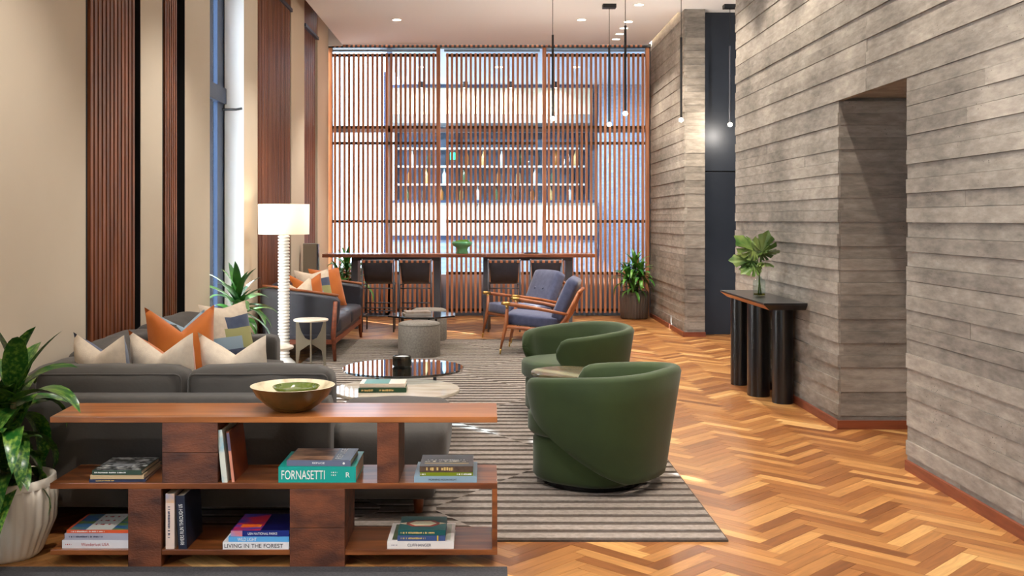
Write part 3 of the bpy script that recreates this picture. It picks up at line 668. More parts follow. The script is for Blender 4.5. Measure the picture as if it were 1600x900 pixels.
# lower right stack
b_, L_ = pxbook('white hardcover with grey spine title at the bottom of lower right stack', 605, 709, .27, .034, zB, paint('white3', (230, 222, 216)), dy=.014, art=((.02, .1, .02, .25, paint('darkphoto', (52, 52, 46), (92, 110, 60), scale=9)), (.2, .28, .02, .25, paint('palephoto', (190, 194, 180)))))
text(b_, 'CLIFFHANGER', .09, .195, .012, -.0012, .017, INKN); marks(b_, .018, .045, .005, .017, INKN)
b_, L_ = pxbook('blue book with yellow spine marks under the teal patterned book', 621, 695.5, .21, .024, zB+.0345, paint('slateblue', (62, 82, 128)), dy=.016, spine=((.176, .182, paint('yel', (222, 186, 60))),))
marks(b_, .015, .125, .008, .012, INKG)
b_, L_ = pxbook('dark teal book with red and cream medallion cover, top of lower right stack', 622, 696, .21, .023, zB+.059, paint('darkteal', (22, 84, 84)), dy=.017)
marks(b_, .012, .165, .008, .0115, INKG)
for k_, (sx, sy, mm) in enumerate(((.085, .045, paint('redm', (150, 44, 26))), (.062, .032, paint('creamm', (226, 216, 180))))):
    MB().prism([(.105-sx, .1), (.105-sx*.55, .1-sy), (.105+sx*.55, .1-sy), (.105+sx, .1), (.105+sx*.55, .1+sy), (.105-sx*.55, .1+sy)], 'z', .023+.0006*k_, .0236+.0006*k_).build('cover_print', mm, b_)
for s in (-1, 1): MB().prism([(.105+s*.075, .085), (.105+s*.105, .1), (.105+s*.075, .115)], 'z', .0236, .0246).build('cover_print', paint('creamm', (226, 216, 180)), b_)

# ------------------------------------------------------------------ bowl on the shelf
bw = thing('decorative_bowl', 'wide brown and green glazed bowl on top of the bookshelf', 'bowl', (-.896, 4.71, ZT+.0005))
pr = [(.075, 0), (.085, .002), (.125, .03), (.165, .068), (.190, .11), (.1925, .113), (.188, .114), (.155, .078), (.11, .038), (.06, .018), (.001, .014)]
MB().lathe(pr[:6], 48, cap1=False).build('bowl_shell', mat('olive_brown_glaze', (66, 58, 26), (104, 68, 34), scale=5, rough=.25), bw, True)
MB().lathe(pr[5:], 48, cap0=False, cap1=False).build('bowl_lining', mat('cream_speckle', (222, 208, 176), (176, 158, 120), scale=18, rough=.4, lo=.45, hi=.75), bw, True)
gd = thing('small_dish', 'small green glazed dish lying inside the wide bowl', 'dish', (-.882, 4.715, ZT+.079))
MB().lathe([(.05, 0), (.09, .008), (.108, .03), (.106, .031), (.085, .014), (.001, .008)], 40, cap1=False).build('dish_body', mat('green_glaze', (84, 102, 24), (150, 146, 110), scale=9, rough=.15, lo=.5, hi=.7), gd, True)

# ------------------------------------------------------------------ plants
def leaf_mesh(L, w, bend, lift, seg=9, mt=LEAF, fold=.25, twist=0):
    """blade starting at origin, growing along +X, rising with elevation 'lift' then bending down"""
    m = MB(); p = Vector((0, 0, 0)); e = lift; vs = []
    for i in range(seg+1):
        s = i/seg
        wd = w*(.30+.70*math.sin(PI*min(1, s*1.25)**.8) if s < .8 else (.30+.70*math.sin(PI*1.0))*(1-s)/.2+(1-s)*2.2*.6)
        wd = w*max(.02, (math.sin(PI*(.12+.88*s)**.85))**.75)*(1 if s < .97 else .25)
        n = Vector((-math.sin(e), 0, math.cos(e)))
        tw = twist*s
        sd = Vector((0, math.cos(tw), 0))+n*math.sin(tw)
        vs += [p+sd*wd*.5+n*wd*fold*.5, p, p-sd*wd*.5+n*wd*fold*.5]
        p = p+Vector((math.cos(e), 0, math.sin(e)))*(L/seg); e -= bend/seg*(.4+1.2*s)
    m.v = [tuple(v) for v in vs]
    for i in range(seg):
        a = i*3; m.f += [(a, a+1, a+4, a+3), (a+1, a+2, a+5, a+4)]
    m.mi = [0]*len(m.f)
    return m.mesh('leaf', mt, True)
def dracaena(t, heads, mt, seed=1):
    """heads: (x,y,z, nleaf, length, width, droop)"""
    r = random.Random(seed)
    for x, y, z, n, L, w, dr in heads:
        MB().tube([(x*.3, y*.3, 0.0), (x*.6, y*.6, z*.5), (x, y, z+.03)], [.02, .016, .012], 8).build('stem', mat('stem_brown', (110, 96, 60), (80, 96, 44), scale=10, rough=.8), t, True)
        for i in range(n):
            s = i/(n-1)
            l = L*(r.uniform(.8, 1.1))*(1-.25*s)
            lift = R(-15+95*s)+r.uniform(-.15, .15); bend = dr*(1.25-s*.9)*r.uniform(.8, 1.2)
            o = link('leaf', leaf_mesh(l, w*r.uniform(.85, 1.15), bend, lift, 9, mt, .3, r.uniform(-.5, .5)), t)
            o.location = (x, y, z-.10+.13*s); o.rotation_euler = (0, 0, i*2.4+r.uniform(-.3, .3))
def ribbed_pot(t, r, h, mt, n=36, soil=True, taper=.8):
    pf = [(r*taper, 0), (r*(taper+.08), .02), (r*.97, h*.45), (r, h*.75), (r*.96, h*.92)]
    MB().lathe(pf, n*6, ribs=n, rib=.018).build('pot_body', mt, t, True)
    MB().lathe([(r*.98, h*.9), (r*.97, h), (r*.88, h), (r*.87, h*.9)], 48, cap0=False, cap1=False).build('pot_rim', mt, t, True)
    MB().lathe([(.001, h*.9+.02), (r*.5, h*.9+.016), (r*.89, h*.9)], 24, cap0=False).build('soil', SOIL, t, True)
p1 = thing('potted_plant', 'broad-leaved plant in white ribbed pot beside the bookshelf', 'plant', (-2.205, 4.70, 0))
ribbed_pot(p1, .215, .36, POTW, 30, taper=.62)
def plant_up(t, z):
    for ch in t.children:
        if ch.name.startswith(('leaf', 'stem')): ch.location.z += z
def keep(t, ok):
    """turn any leaf that would poke into a wall or piece of furniture"""
    for ch in list(t.children):
        if not ch.name.startswith('leaf'): continue
        y0 = ch.rotation_euler[2]
        for k in range(24):
            for sc in (1.0,) if k < 16 else (.7,):
                a = y0+(k % 16)*.4*(1 if k % 2 else -1)
                M_ = Matrix.Translation(Vector(t.location)+Vector(ch.location)) @ Matrix.Rotation(a, 4, 'Z') @ Matrix.Scale(sc, 4)
                if all(ok(M_ @ v.co) for v in ch.data.vertices): break
            else: continue
            ch.rotation_euler[2] = a; ch.scale = (sc,)*3; break
        else: bpy.data.objects.remove(ch)
dracaena(p1, [(.06, -.06, .46, 14, .46, .10, 2.0), (-.02, -.02, .32, 14, .44, .10, 2.2), (.05, -.12, .18, 14, .40, .09, 2.3)], LEAFV, 5)
plant_up(p1, .30)
for yaw, lift, L, w, bend, dz, mt in ((R(15), R(64), .36, .085, .5, .88, LEAFV), (R(-20), R(20), .46, .09, 1.9, .72, LEAFV), (R(-60), R(10), .42, .10, 2.2, .70, LEAFV), (R(20), R(5), .38, .085, 2.0, .60, LEAFV), (R(-35), R(-10), .40, .095, 1.6, .50, LEAFV)):
    o = link('leaf', leaf_mesh(L, w, bend, lift, 10, mt, .3), p1); o.location = (.06, -.07, dz-.14); o.rotation_euler = (0, 0, yaw)
keep(p1, lambda p: p.x > LX+.02 and p.z > .01 and not (p.x > -1.98 and 4.50 < p.y < 4.96 and p.z < .69) and not (p.y > 4.98 and p.z < .8) and p.y < 5.15)
p2 = thing('potted_plant', 'tall leafy plant by the window behind the grey sofa arm', 'plant', (-2.34, 9.58, 0))
ribbed_pot(p2, .17, .38, POTG, 30)
dracaena(p2, [(.0, 0, .52, 24, .52, .085, 1.5), (-.02, .02, .36, 14, .46, .075, 2.0)], LEAF, 9); plant_up(p2, .26)
keep(p2, lambda p: p.x > (LX+.02 if p.y < 9.31 or p.y > 10.56 else -2.71) and p.y > 8.50)
p3 = thing('potted_plant', 'bushy plant in dark grey ribbed pot in the screen corner', 'plant', (2.28, 15.94, 0))
ribbed_pot(p3, .225, .42, POTG, 28, taper=.85)
dracaena(p3, [(.0, -.10, .48, 30, .36, .055, 1.7), (-.12, -.10, .32, 28, .36, .055, 1.9), (.08, -.14, .36, 26, .32, .055, 1.9), (-.02, -.16, .18, 22, .32, .055, 1.9)], mat('fresh_leaf', (40, 108, 36), (104, 160, 66), scale=6, rough=.4, rand=.25), 21); plant_up(p3, .34)
keep(p3, lambda p: p.x < WX-.03 and p.y < SY-.06)
p4 = thing('potted_plant', 'bright green arching plant behind the far end of leather sofa', 'plant', (-2.10, 15.35, 0))
ribbed_pot(p4, .2, .45, POTG, 28)
dracaena(p4, [(.0, -.12, .42, 24, .50, .055, 2.1), (.14, -.2, .30, 20, .46, .055, 2.3), (-.1, -.2, .30, 18, .44, .055, 2.3)], mat('bright_leaf', (44, 120, 40), (90, 170, 66), scale=5, rough=.4, rand=.2), 31); plant_up(p4, .40)
keep(p4, lambda p: p.x > LX+.02 and p.y < SY-.06 and not (p.y < 14.88 and .9 < p.z < 1.1))

# ------------------------------------------------------------------ grey sectional sofa
sf_ = thing('sectional_sofa', 'grey velvet corner sofa along the left wall with open chaise end', 'sofa', (0, 0, 0))
SZ = .017
def cu_(name, x0, x1, y0, y1, z0, z1, puff=.02, wr=.008, seed=0, mt=SOFAG, rot=None):
    m = cush(x1-x0, y1-y0, z1-z0, puff=puff, wr=wr, seed=seed)
    M_ = Matrix.Translation(((x0+x1)/2, (y0+y1)/2, (z0+z1)/2))
    if rot: M_ = M_ @ rot
    return m.xf(M_).build(name, mt, sf_, True)
cu_('back_frame', -2.45, -.775, 5.02, 5.20, .12, .668, 0, .0)
cu_('back_frame', -2.48, -2.33, 5.15, 8.25, .12, .66, 0, 0)
cu_('base_frame', -2.42, -.80, 5.16, 6.10, .10, .27, 0, 0)
cu_('base_frame', -.86, -.27, 5.22, 6.10, .10, .26, 0, 0)
cu_('base_frame', -2.40, -1.66, 6.0, 8.2, .10, .27, 0, 0)
cu_('arm', -2.46, -1.68, 8.12, 8.34, .12, .615, 0, .002)
def piping(par, x0, x1, y, z0, z1):
    r_ = .03; pts = []
    for cx, cz, a0 in ((x1-r_, z1-r_, 0), (x0+r_, z1-r_, 90), (x0+r_, z0+r_, 180), (x1-r_, z0+r_, 270)):
        for k in range(4): pts.append((cx+r_*math.cos(R(a0+30*k)), y, cz+r_*math.sin(R(a0+30*k))))
    MB().tube(pts, .005, 6, closed=True).build('piping', SOFAG, par, True)
b1 = cu_('back_cushion', -2.32, -1.545, 5.19, 5.44, .40, .775, .02, .008, 1, rot=Matrix.Rotation(R(-4), 4, 'X'))
piping(b1, -2.30, -1.56, 5.205, .42, .752)
b2 = cu_('back_cushion', -1.535, -.80, 5.19, 5.44, .40, .775, .02, .008, 2, rot=Matrix.Rotation(R(-4), 4, 'X'))
piping(b2, -1.52, -.815, 5.205, .42, .752)
for i, (y0, y1, zt) in enumerate(((5.0, 5.9, .74), (5.85, 6.98, .79), (6.96, 8.14, .80))):
    cu_('back_cushion', -2.44, -2.14, y0+.02 if i else 5.3, y1, .40, zt, .035, .022, 10+i)
cu_('seat_cushion', -2.2, -1.50, 5.40, 6.22, .265, .44, .015, .006, 3)
cu_('seat_cushion', -1.49, -.83, 5.40, 6.22, .265, .44, .015, .006, 4)
cu_('seat_cushion', -.86, -.22, 5.26, 6.24, .22, .47, .03, .008, 6)
cu_('seat_cushion', -2.2, -1.60, 6.20, 7.16, .265, .44, .015, .006, 7)
cu_('seat_cushion', -2.2, -1.60, 7.15, 8.12, .265, .44, .015, .006, 8)
LEGW = mat('sofa_leg_wood', (138, 72, 36), rough=.4)
for x, y in ((-.36, 5.33), (-.36, 6.0), (-2.3, 5.12), (-.95, 5.1), (-1.75, 8.2), (-2.35, 8.2)):
    MB().lathe([(.022, 0), (.032, .11)], 12, (x, y, .018 if x > -2.25 else .0)).build('leg', LEGW, sf_, True)

# ------------------------------------------------------------------ pillows
def pillow(label, w, h, t, chop, loc, tilt, rz, front, back, roll=0, pat=None, group='sofa cushions', n=14):
    """stands on its lower edge; local front faces +Y, leans back (towards -Y) by tilt"""
    th = thing('throw_pillow', label, 'pillow', loc, rz, group)
    Mx = Matrix.Rotation(tilt, 4, 'X') @ Matrix.Rotation(roll, 4, 'Y')
    for side, mt, nm in ((1, front, 'front_cover'), (-1, back, 'back_cover')):
        m = MB(); q = []
        for j in range(n+1):
            v = j/n*2-1
            for i in range(n+1):
                u = i/n*2-1
                x = w/2*u*(1-.07*(1-v*v)); z = h/2+h/2*v*(1-.07*(1-u*u))
                th_ = t/2*max(0, (1-u**4)*(1-v**4))**.6*(1-.25*(1-abs(u))*max(0, v)*(1 if chop else 0))
                z -= chop*max(0, (1-abs(u)))**1.2*max(0, (v+1)/2)**2.2
                q.append(Mx @ Vector((x, side*th_, z)))
        m.v = [tuple(p) for p in q]
        for j in range(n):
            for i in range(n):
                a = j*(n+1)+i; m.f.append((a, a+1, a+n+2, a+n+1)); m.mi.append(pat(i/n, j/n) if (pat and side == 1) else 0)
        me_ = m.mesh(nm, mt, True)
        link(nm, me_, th)
    return th
def pat1(u, v):
    if v > .78: return 0
    if v > .56: return 1 if u < .62 else 0
    if v > .36: return 2 if u < .7 else 0
    if v > .2: return 3 if u > .3 else 2
    return 1
PATS = [CREAM, NAVYF, OLIVE, LIGHTB]
P = lambda px, d: (px-VX)*d/F
# leaning on the near back cushions (their cream backs face the camera)
pillow('cream backed pillow with navy front, left on the near sofa back', .36, .46, .16, .085, (P(170, 5.56), 5.57, .475), R(10), R(-24), NAVYF, CREAM)
pillow('cream backed pillow with orange front, middle of the near sofa back', .42, .47, .16, .11, (P(262, 5.56), 5.58, .475), R(9), R(-20), ORANGE, CREAM)
pillow('cream backed pillow with patterned front, nearest the brown glazed bowl', .43, .46, .16, .11, (P(374, 5.56), 5.57, .475), R(10), R(-20), PATS, CREAM, pat=pat1)
# on the left run
pillow('big rust orange velvet pillow with pinched top', .44, .55, .2, .15, (-1.93, 6.50, .445), R(12), R(-152), ORANGE, ORANGE)
pillow('cream pillow with navy and olive blocks by the sofa arm', .48, .48, .16, .03, (-1.92, 7.72, .445), R(14), R(-122), PATS, CREAM, pat=pat1)
pillow('light blue and cream pillow mostly behind the rust pillow', .46, .50, .16, .10, (-2.08, 7.22, .40), R(14), R(-120), LIGHTB, CREAM)

# ------------------------------------------------------------------ coffee tables
gt = thing('coffee_table', 'round mirrored glass coffee table holding the dark candle pot', 'coffee table', (-.641, 7.77, .0))
MB().lathe([(.455, .402), (.46, .407), (.46, .415), (.455, .42)], 72).build('glass_top', GLASS_T, gt, True, sharp=40)
for a in range(3):
    an = a*2*PI/3+.5; MB().tube([(.26*math.cos(an), .26*math.sin(an)+.1, SZ), (.26*math.cos(an), .26*math.sin(an)+.1, .40)], .014, 10).build('leg', BLACKM, gt, True)
mt_ = thing('coffee_table', 'round cream marble coffee table holding two green books', 'coffee table', (-.634, 7.15, .0))
MB().lathe([(.43, .335), (.44, .342), (.44, .355), (.436, .36)], 72).build('marble_top', MARBLE_C, mt_, True, sharp=40)
for a in range(3):
    an = a*2*PI/3+.2; MB().tube([(.22*math.cos(an), .22*math.sin(an), SZ), (.22*math.cos(an), .22*math.sin(an), .337)], .022, 12).build('leg', BRONZE, mt_, True)
cd = thing('candle_pot', 'dark metallic faceted candle pot on the glass coffee table', 'candle', (-.652, 7.80, .4205))
MB().lathe([(.066, 0), (.073, .012), (.073, .07), (.066, .082), (.06, .082), (.058, .07), (.001, .07)], 16, cap1=False).build('pot', mat('smoky_mirror', (86, 80, 68), (40, 42, 44), scale=14, rough=.12, metal=.7), cd)
MB().lathe([(.0575, .0705), (.0575, .076)], 24).build('wax', WHITEC, cd)
book('dark green book lying on the cream marble table', .325, .2, .032, (-.88, 6.97, .3605), paint('forest', (26, 66, 40)), rz=R(2), texts=(('', .02, .1, .014, .016, INKG), ('', .14, .24, .014, .016, INKG)))
book('cream and green striped book on top of the dark green book', .31, .2, .026, (-.875, 6.99, .393), paint('creamgreen', (232, 216, 198)), rz=R(1), art=((.03, .2, .001, .199, paint('seagreen', (70, 134, 116))),))

# ------------------------------------------------------------------ green tub chairs
def tub_chair(label, x, y, fx, fy):
    t = thing('tub_chair', label, 'armchair', (x, y, SZ), face_rot(fx, fy), 'green velvet tub chairs')
    # local +Y is forward
    def sup(a, r, e=2.5):          # superellipse radius
        return r/((abs(math.cos(a))**e+abs(math.sin(a))**e)**(1/e))
    rings = []
    TH = R(140); n = 56
    for i in range(n+1):
        s = i/n*2-1; th = s*TH; a = -PI/2+th           # th=0 is the back
        k = abs(s)
        zt = .69-.075*k**1.5
        zb = .06 if k < .25 else .06+(k-.25)/.75*.36*(((k-.25)/.75)**.35)
        # round the arm's front end
        if k > .9:
            q = (k-.9)/.1; sh = 1-math.sqrt(max(0, 1-q*q)); zt -= .08*sh; zb += .04*sh
        Ro_t = sup(a, .432); Ro_b = sup(a, .345)
        def pt(z, inner):
            f = max(0, min(1, (z-.06)/.6)); r_ = Ro_b+(Ro_t-Ro_b)*f
            r_ -= inner
            return Vector((r_*math.cos(a)*1.0, r_*math.sin(a)*1.0+.0, z))
        T = .075*(1 if k < .93 else max(.35, 1-((k-.93)/.07)**2*.65))
        ring = [pt(zb+.012, .004), pt(zb+.05, 0)]+[pt(zb+.05+(zt-.03-zb-.05)*q/4, 0) for q in range(1, 5)]
        ring += [pt(zt-.008, .012), pt(zt, T*.35), pt(zt, T*.65), pt(zt-.008, T-.012), pt(zt-.03, T)]
        ring += [pt(zt-.03+(zb+.05-zt+.03)*q/4, T) for q in range(1, 5)]+[pt(zb+.012, T-.004), pt(zb, T*.5)]
        rings.append(ring)
    MB().loft(rings).build('shell', GREENV, t, True, sharp=60)
    def disk(r0, z0, z1, sy, oy, bulge=0):
        pr_ = []
        N_ = 48; rr = []
        prof = [(.0, z0), (.94, z0), (1.0, z0+.025), (1.0, z1-.03), (.965, z1-.008), (.88, z1), (.5, z1+bulge), (.001, z1+bulge)]
        for q, z in prof:
            rr.append([Vector((sup(2*PI*i/N_, r0, 2.6)*q*math.cos(2*PI*i/N_), sup(2*PI*i/N_, r0, 2.6)*q*math.sin(2*PI*i/N_)*sy+oy, z)) for i in range(N_)])
        return MB().loft(rr, cap=False)
    disk(.315, .03, .285, 1.0, .075).build('base', GREENV, t, True, sharp=70)
    disk(.335, .287, .425, 1.0, .085, .02).build('seat_cushion', GREENV, t, True, sharp=70)
    MB().lathe([(.285, 0), (.29, .006), (.29, .026), (.27, .029)], 48, (0, .07, 0)).build('swivel_ring', mat('dark_chrome', (60, 62, 66), rough=.2, metal=1), t, True, sharp=40)
    return t
tub_chair('green velvet tub chair in front, turned away with its back to the camera', .665, 5.95, -.81, .58)
tub_chair('green velvet tub chair farther back, angled toward the camera', .70, 8.12, -.907, -.423)
sd = thing('side_table', 'small round dark marble table between the two green chairs', 'side table', (.545, 6.95, SZ))
MB().lathe([(.245, .472), (.25, .476), (.25, .490), (.246, .494)], 56).build('marble_top', MARBLE_B, sd, True, sharp=40)
MB().lathe([(.238, .458), (.242, .471)], 48).build('under_plate', BLACKM, sd)
MB().tube([(-.17, -.02, .012), (-.17, -.02, .46)], .012, 10).build('leg', BRONZE, sd, True)
MB().tube([(.10, .12, .012), (.10, .12, .46)], .012, 10).build('leg', BRONZE, sd, True)
MB().tube([(.10, -.12, .012), (.10, -.12, .46)], .012, 10).build('leg', BRONZE, sd, True)
MB().lathe([(.2, 0), (.2, .012)], 40).build('foot_plate', BRONZE, sd)

# ------------------------------------------------------------------ lounge chairs
def lounge(label, x, y, fx, fy):
    t = thing('lounge_chair', label, 'armchair', (x, y, SZ), face_rot(fx, fy), 'teak lounge chairs')
    for s in (-1, 1):
        MB().tube([(s*.345, .40, .06), (s*.335, .36, .25), (s*.33, .34, .34), (s*.345, .325, .54)], [.012, .021, .026, .016], 10).build('leg', TEAK, t, True)
        MB().tube([(s*.3465, .406, 0), (s*.345, .40, .062)], [.009, .0125], 10).build('brass_foot', BRASS, t, True)
        MB().tube([(s*.30, -.40, .06), (s*.31, -.33, .22), (s*.31, -.28, .33)], [.012, .02, .024], 10).build('leg', TEAK, t, True)
        MB().tube([(s*.299, -.41, 0), (s*.30, -.40, .062)], [.009, .0125], 10).build('brass_foot', BRASS, t, True)
        MB().tube([(s*.31, -.24, .28), (s*.30, -.34, .42), (s*.285, -.47, .70)], [.026, .026, .016], 10).build('back_post', TEAK, t, True)
        MB().tube([(s*.33, .34, .315), (s*.325, .05, .285), (s*.31, -.28, .275)], [.022, .024, .024], 10).build('side_rail', TEAK, t, True)
        MB().tube([(s*.355, .37, .575), (s*.355, .28, .565), (s*.35, .0, .525), (s*.325, -.26, .475), (s*.305, -.36, .455)], [.017, .023, .02, .018, .016], 10).build('arm_rest', TEAK, t, True)
        MB().tube([(s*.355, .39, .58), (s*.355, .29, .567)], [.018, .0235], 12).build('brass_arm_cap', BRASS, t, True)
        MB().tube([(s*.347, .325, .52), (s*.354, .33, .556)], [.016, .018], 10).build('brass_collar', BRASS, t, True)
    MB().tube([(-.33, .34, .315), (.33, .34, .315)], .02, 10).build('front_rail', TEAK, t, True)
    MB().tube([(-.31, -.27, .275), (.31, -.27, .275)], .02, 10).build('rear_rail', TEAK, t, True)
    MB().tube([(-.29, -.47, .70), (-.15, -.49, .715), (.15, -.49, .715), (.29, -.47, .70)], [.016, .024, .024, .016], 10).build('top_rail', TEAK, t, True)
    for i in range(8):
        xx = -.235+i*.067; MB().tube([(xx, -.285, .29), (xx*1.0, -.365, .46), (xx, -.485, .705)], [.009, .011, .009], 8).build('back_slat', TEAK, t, True)
    cush(.60, .60, .135, puff=.015).xf(Matrix.Translation((0, .06, .375)) @ Matrix.Rotation(R(5), 4, 'X')).build('seat_cushion', CHARF, t, True)
    bc = cush(.56, .14, .50, puff=.02).xf(Matrix.Translation((0, -.315, .615)) @ Matrix.Rotation(R(24), 4, 'X')).build('back_cushion', CHARF, t, True)
    for s in (-1, 1):
        MB().lathe([(.016, 0), (.012, .006), (.001, .008)], 12, cap1=False).xf(Matrix.Translation((s*.09, -.235, .64)) @ Matrix.Rotation(R(-66), 4, 'X')).build('button', CHARF, bc, True)
    return t
lounge('teak lounge chair with blue cushions, nearer, showing its slatted back', .60, 11.85, -.985, .17)
lounge('teak lounge chair with buttoned blue cushions facing the camera side', .46, 13.12, -.86, -.51)

# ------------------------------------------------------------------ leather sofa
ls = thing('leather_sofa', 'dark navy leather sofa with wood frame against the left wall', 'sofa', (0, 0, 0))
for y0, y1, nm in ((11.04, 11.17, 'arm'), (13.10, 13.23, 'arm')):
    MB().prism([(-2.40, .20), (-1.68, .20), (-1.615, .44), (-1.60, .66), (-1.64, .70), (-2.40, .80), (-2.46, .80), (-2.46, .5)], 'y', y0, y1).build(nm, LEATHER, ls, True, bevel=.03, sharp=80, seg=3)
    MB().tube([(-1.62, (y0+y1)/2, .715), (-2.40, (y0+y1)/2, .818), (-2.44, (y0+y1)/2, .82)], .016, 8).build('arm_cap', TEAK, ls, True)
MB().prism([(-2.46, .2), (-2.28, .2), (-2.36, .80), (-2.46, .80)], 'y', 11.16, 13.11).build('backrest', LEATHER, ls, True, bevel=.03, sharp=80, seg=3)
for i in range(2):
    cush(.70, .95, .17, puff=.015).xf(Matrix.Translation((-1.96, 11.655+i*.96, .385))).build('seat_cushion', LEATHER, ls, True)
    cush(.16, .95, .40, puff=.02).xf(Matrix.Translation((-2.28, 11.655+i*.96, .64)) @ Matrix.Rotation(R(-10), 4, 'Y')).build('back_cushion', LEATHER, ls, True)
MB().box(-2.36, -1.66, 11.03, 13.24, .20, .30).build('seat_base', LEATHER, ls, bevel=.01)
for y in (11.0, 13.24):
    MB().tube([(-1.64, y, SZ), (-1.66, y, .30), (-1.635, y, .66)], [.018, .028, .022], 10).build('leg', REDBASE, ls, True)
    MB().tube([(-2.38, y, 0), (-2.36, y, .26)], [.018, .026], 10).build('leg', REDBASE, ls, True)
    MB().box(-2.36, -1.66, y-.016, y+.016, .20, .25).build('side_rail', REDBASE, ls)
MB().box(-1.68, -1.64, 11.0, 13.24, .20, .25).build('front_rail', REDBASE, ls)
g2 = 'leather sofa cushions'
FX = face_rot(1, 0)
pillow('slim orange pillow leaning at the far side on leather sofa', .50, .50, .14, .02, (-1.90, 12.50, .47), R(18), FX+R(-40), ORANGE, ORANGE, group=g2)
pillow('patterned navy and cream pillow on the leather sofa', .50, .50, .15, .04, (-2.0, 12.12, .47), R(18), FX+R(-45), PATS, CREAM, pat=pat1, group=g2)
pillow('pale grey pillow with pinched top nearest the lamp on leather sofa', .44, .44, .15, .12, (-2.08, 11.36, .47), R(14), FX+R(-45), CREAM, CREAM, group=g2)
pillow('orange pillow squeezed between cream pillows on leather sofa', .46, .46, .15, .10, (-2.04, 11.76, .47), R(14), FX+R(-45), ORANGE, ORANGE, group=g2)

# ------------------------------------------------------------------ lamp, side tables
lp = thing('floor_lamp', 'white floor lamp with stacked ring column and drum shade', 'floor lamp', (-2.13, 10.70, 0))
MB().lathe([(.15, 0), (.15, .02), (.075, .09), (.06, .10)], 36).build('base', WHITEC, lp, True, sharp=40)
rm = MB().lathe([(.048, 0), (.060, .008), (.063, .016), (.060, .024), (.048, .032)], 24).mesh('ring', WHITEC, True)
for i in range(39):
    o = link('ring', rm, lp); o.location = (0, 0, .098+i*.0328)
MB().tube([(0, 0, 1.35), (0, 0, 1.66)], .01, 8).build('stem', BRASS, lp)
MB().lathe([(.262, 1.385), (.265, 1.70)], 56, cap0=False, cap1=False).build('shade', SHADE, lp, True)
MB().lathe([(.02, 1.45), (.045, 1.50), (.045, 1.55), (.02, 1.59)], 16).build('bulb', mat('bulb_glow', (255, 214, 160), emit=6), lp, True)
ld = bpy.data.lights.new('lamp', 'POINT'); ld.energy = 5; ld.color = (1, .84, .66); ld.shadow_soft_size = .06
o = bpy.data.objects.new('lamp', ld); C.objects.link(o); o.parent = lp; o.location = (0, 0, 1.54+.08)
wt = thing('side_table', 'small white round side table with arched bronze legs by the leather sofa', 'side table', (-1.84, 10.66, SZ))
MB().lathe([(.175, .468), (.18, .473), (.18, .485), (.174, .49)], 40).build('top', TRAV, wt, True, sharp=40)
for a in range(4):
    an = a*PI/2+.15; fin = [(.13, .468), (.155, .468), (.155, 0), (.135, 0), (.11, .16), (.02, .22), (.0, .22), (.0, .26), (.06, .29), (.10, .36)]
    MB().prism(fin, 'y', -.006, .006).xf(Matrix.Rotation(an, 4, 'Z')).build('arched_leg', BRONZE, wt)
wt2 = thing('side_table', 'small white round side table tucked behind the grey sofa arm', 'side table', (-1.84, 8.64, SZ))
MB().lathe([(.19, .43), (.2, .437), (.2, .45), (.194, .455)], 40).build('top', TRAV, wt2, True, sharp=40)
MB().lathe([(.12, 0), (.12, .012), (.02, .03), (.02, .43)], 24).build('pedestal', BRONZE, wt2, True, sharp=40)
mp_ = thing('metal_stand', 'slim grey upright metal cabinet by the wall behind the lamp', 'stand', (-2.38, 13.75, 0))
MB().box(-.09, .09, -.06, .06, 0, 1.22).build('body', mat('greige_metal', (150, 144, 132), rough=.5), mp_, bevel=.004)
MB().box(.092, .112, -.05, .05, .02, 1.21).build('edge_panel', mat('grey_glass', (84, 88, 96), rough=.2), mp_)

# ------------------------------------------------------------------ poufs and black table
for label, x, y, r, h in (('round grey woven pouf, nearer, in front of the black table', -.768, 11.49, .236, .385), ('round grey woven pouf, farther, behind the black table', -.742, 13.0, .222, .40)):
    t = thing('pouf', label, 'pouf', (x, y, SZ), 0, 'grey poufs')
    MB().lathe([(r*.97, 0), (r, .015), (r, h-.045), (r*.985, h-.035)], 48, cap1=False).build('side_cover', POUF, t, True, sharp=50)
    MB().lathe([(r*.985, h-.035), (r*.97, h-.02), (r*.8, h-.006), (r*.4, h), (.001, h)], 48, cap0=False).build('top_cover', POUF, t, True)
    MB().tube([(r*.99*math.cos(a*PI/24), r*.99*math.sin(a*PI/24), h-.036) for a in range(48)], .004, 6, closed=True).build('piping', mat('pouf_piping', (96, 92, 84), rough=.9), t, True)
bt_ = thing('coffee_table', 'low black glass faceted coffee table between the grey poufs', 'coffee table', (-.785, 12.30, SZ))
oc = [(.43*math.cos(PI/8+i*PI/4), .43*math.sin(PI/8+i*PI/4)) for i in range(8)]
MB().prism(oc, 'z', .365, .385).build('top', BLACKG, bt_, bevel=.004)
for a in range(3):
    an = a*2*PI/3+.9; MB().tube([(.25*math.cos(an), .25*math.sin(an), 0), (.25*math.cos(an), .25*math.sin(an), .366)], .012, 8).build('leg', BLACKM, bt_, True)
book('pale magazine lying on the black coffee table', .32, .22, .018, (-.98, 12.14, .4025), paint('palemag', (176, 168, 160)), rz=R(14))
book('brown photo book on top of the pale magazine', .30, .21, .022, (-.965, 12.15, .421), paint('brownbook', (146, 126, 108), (190, 180, 172), scale=9), rz=R(14))

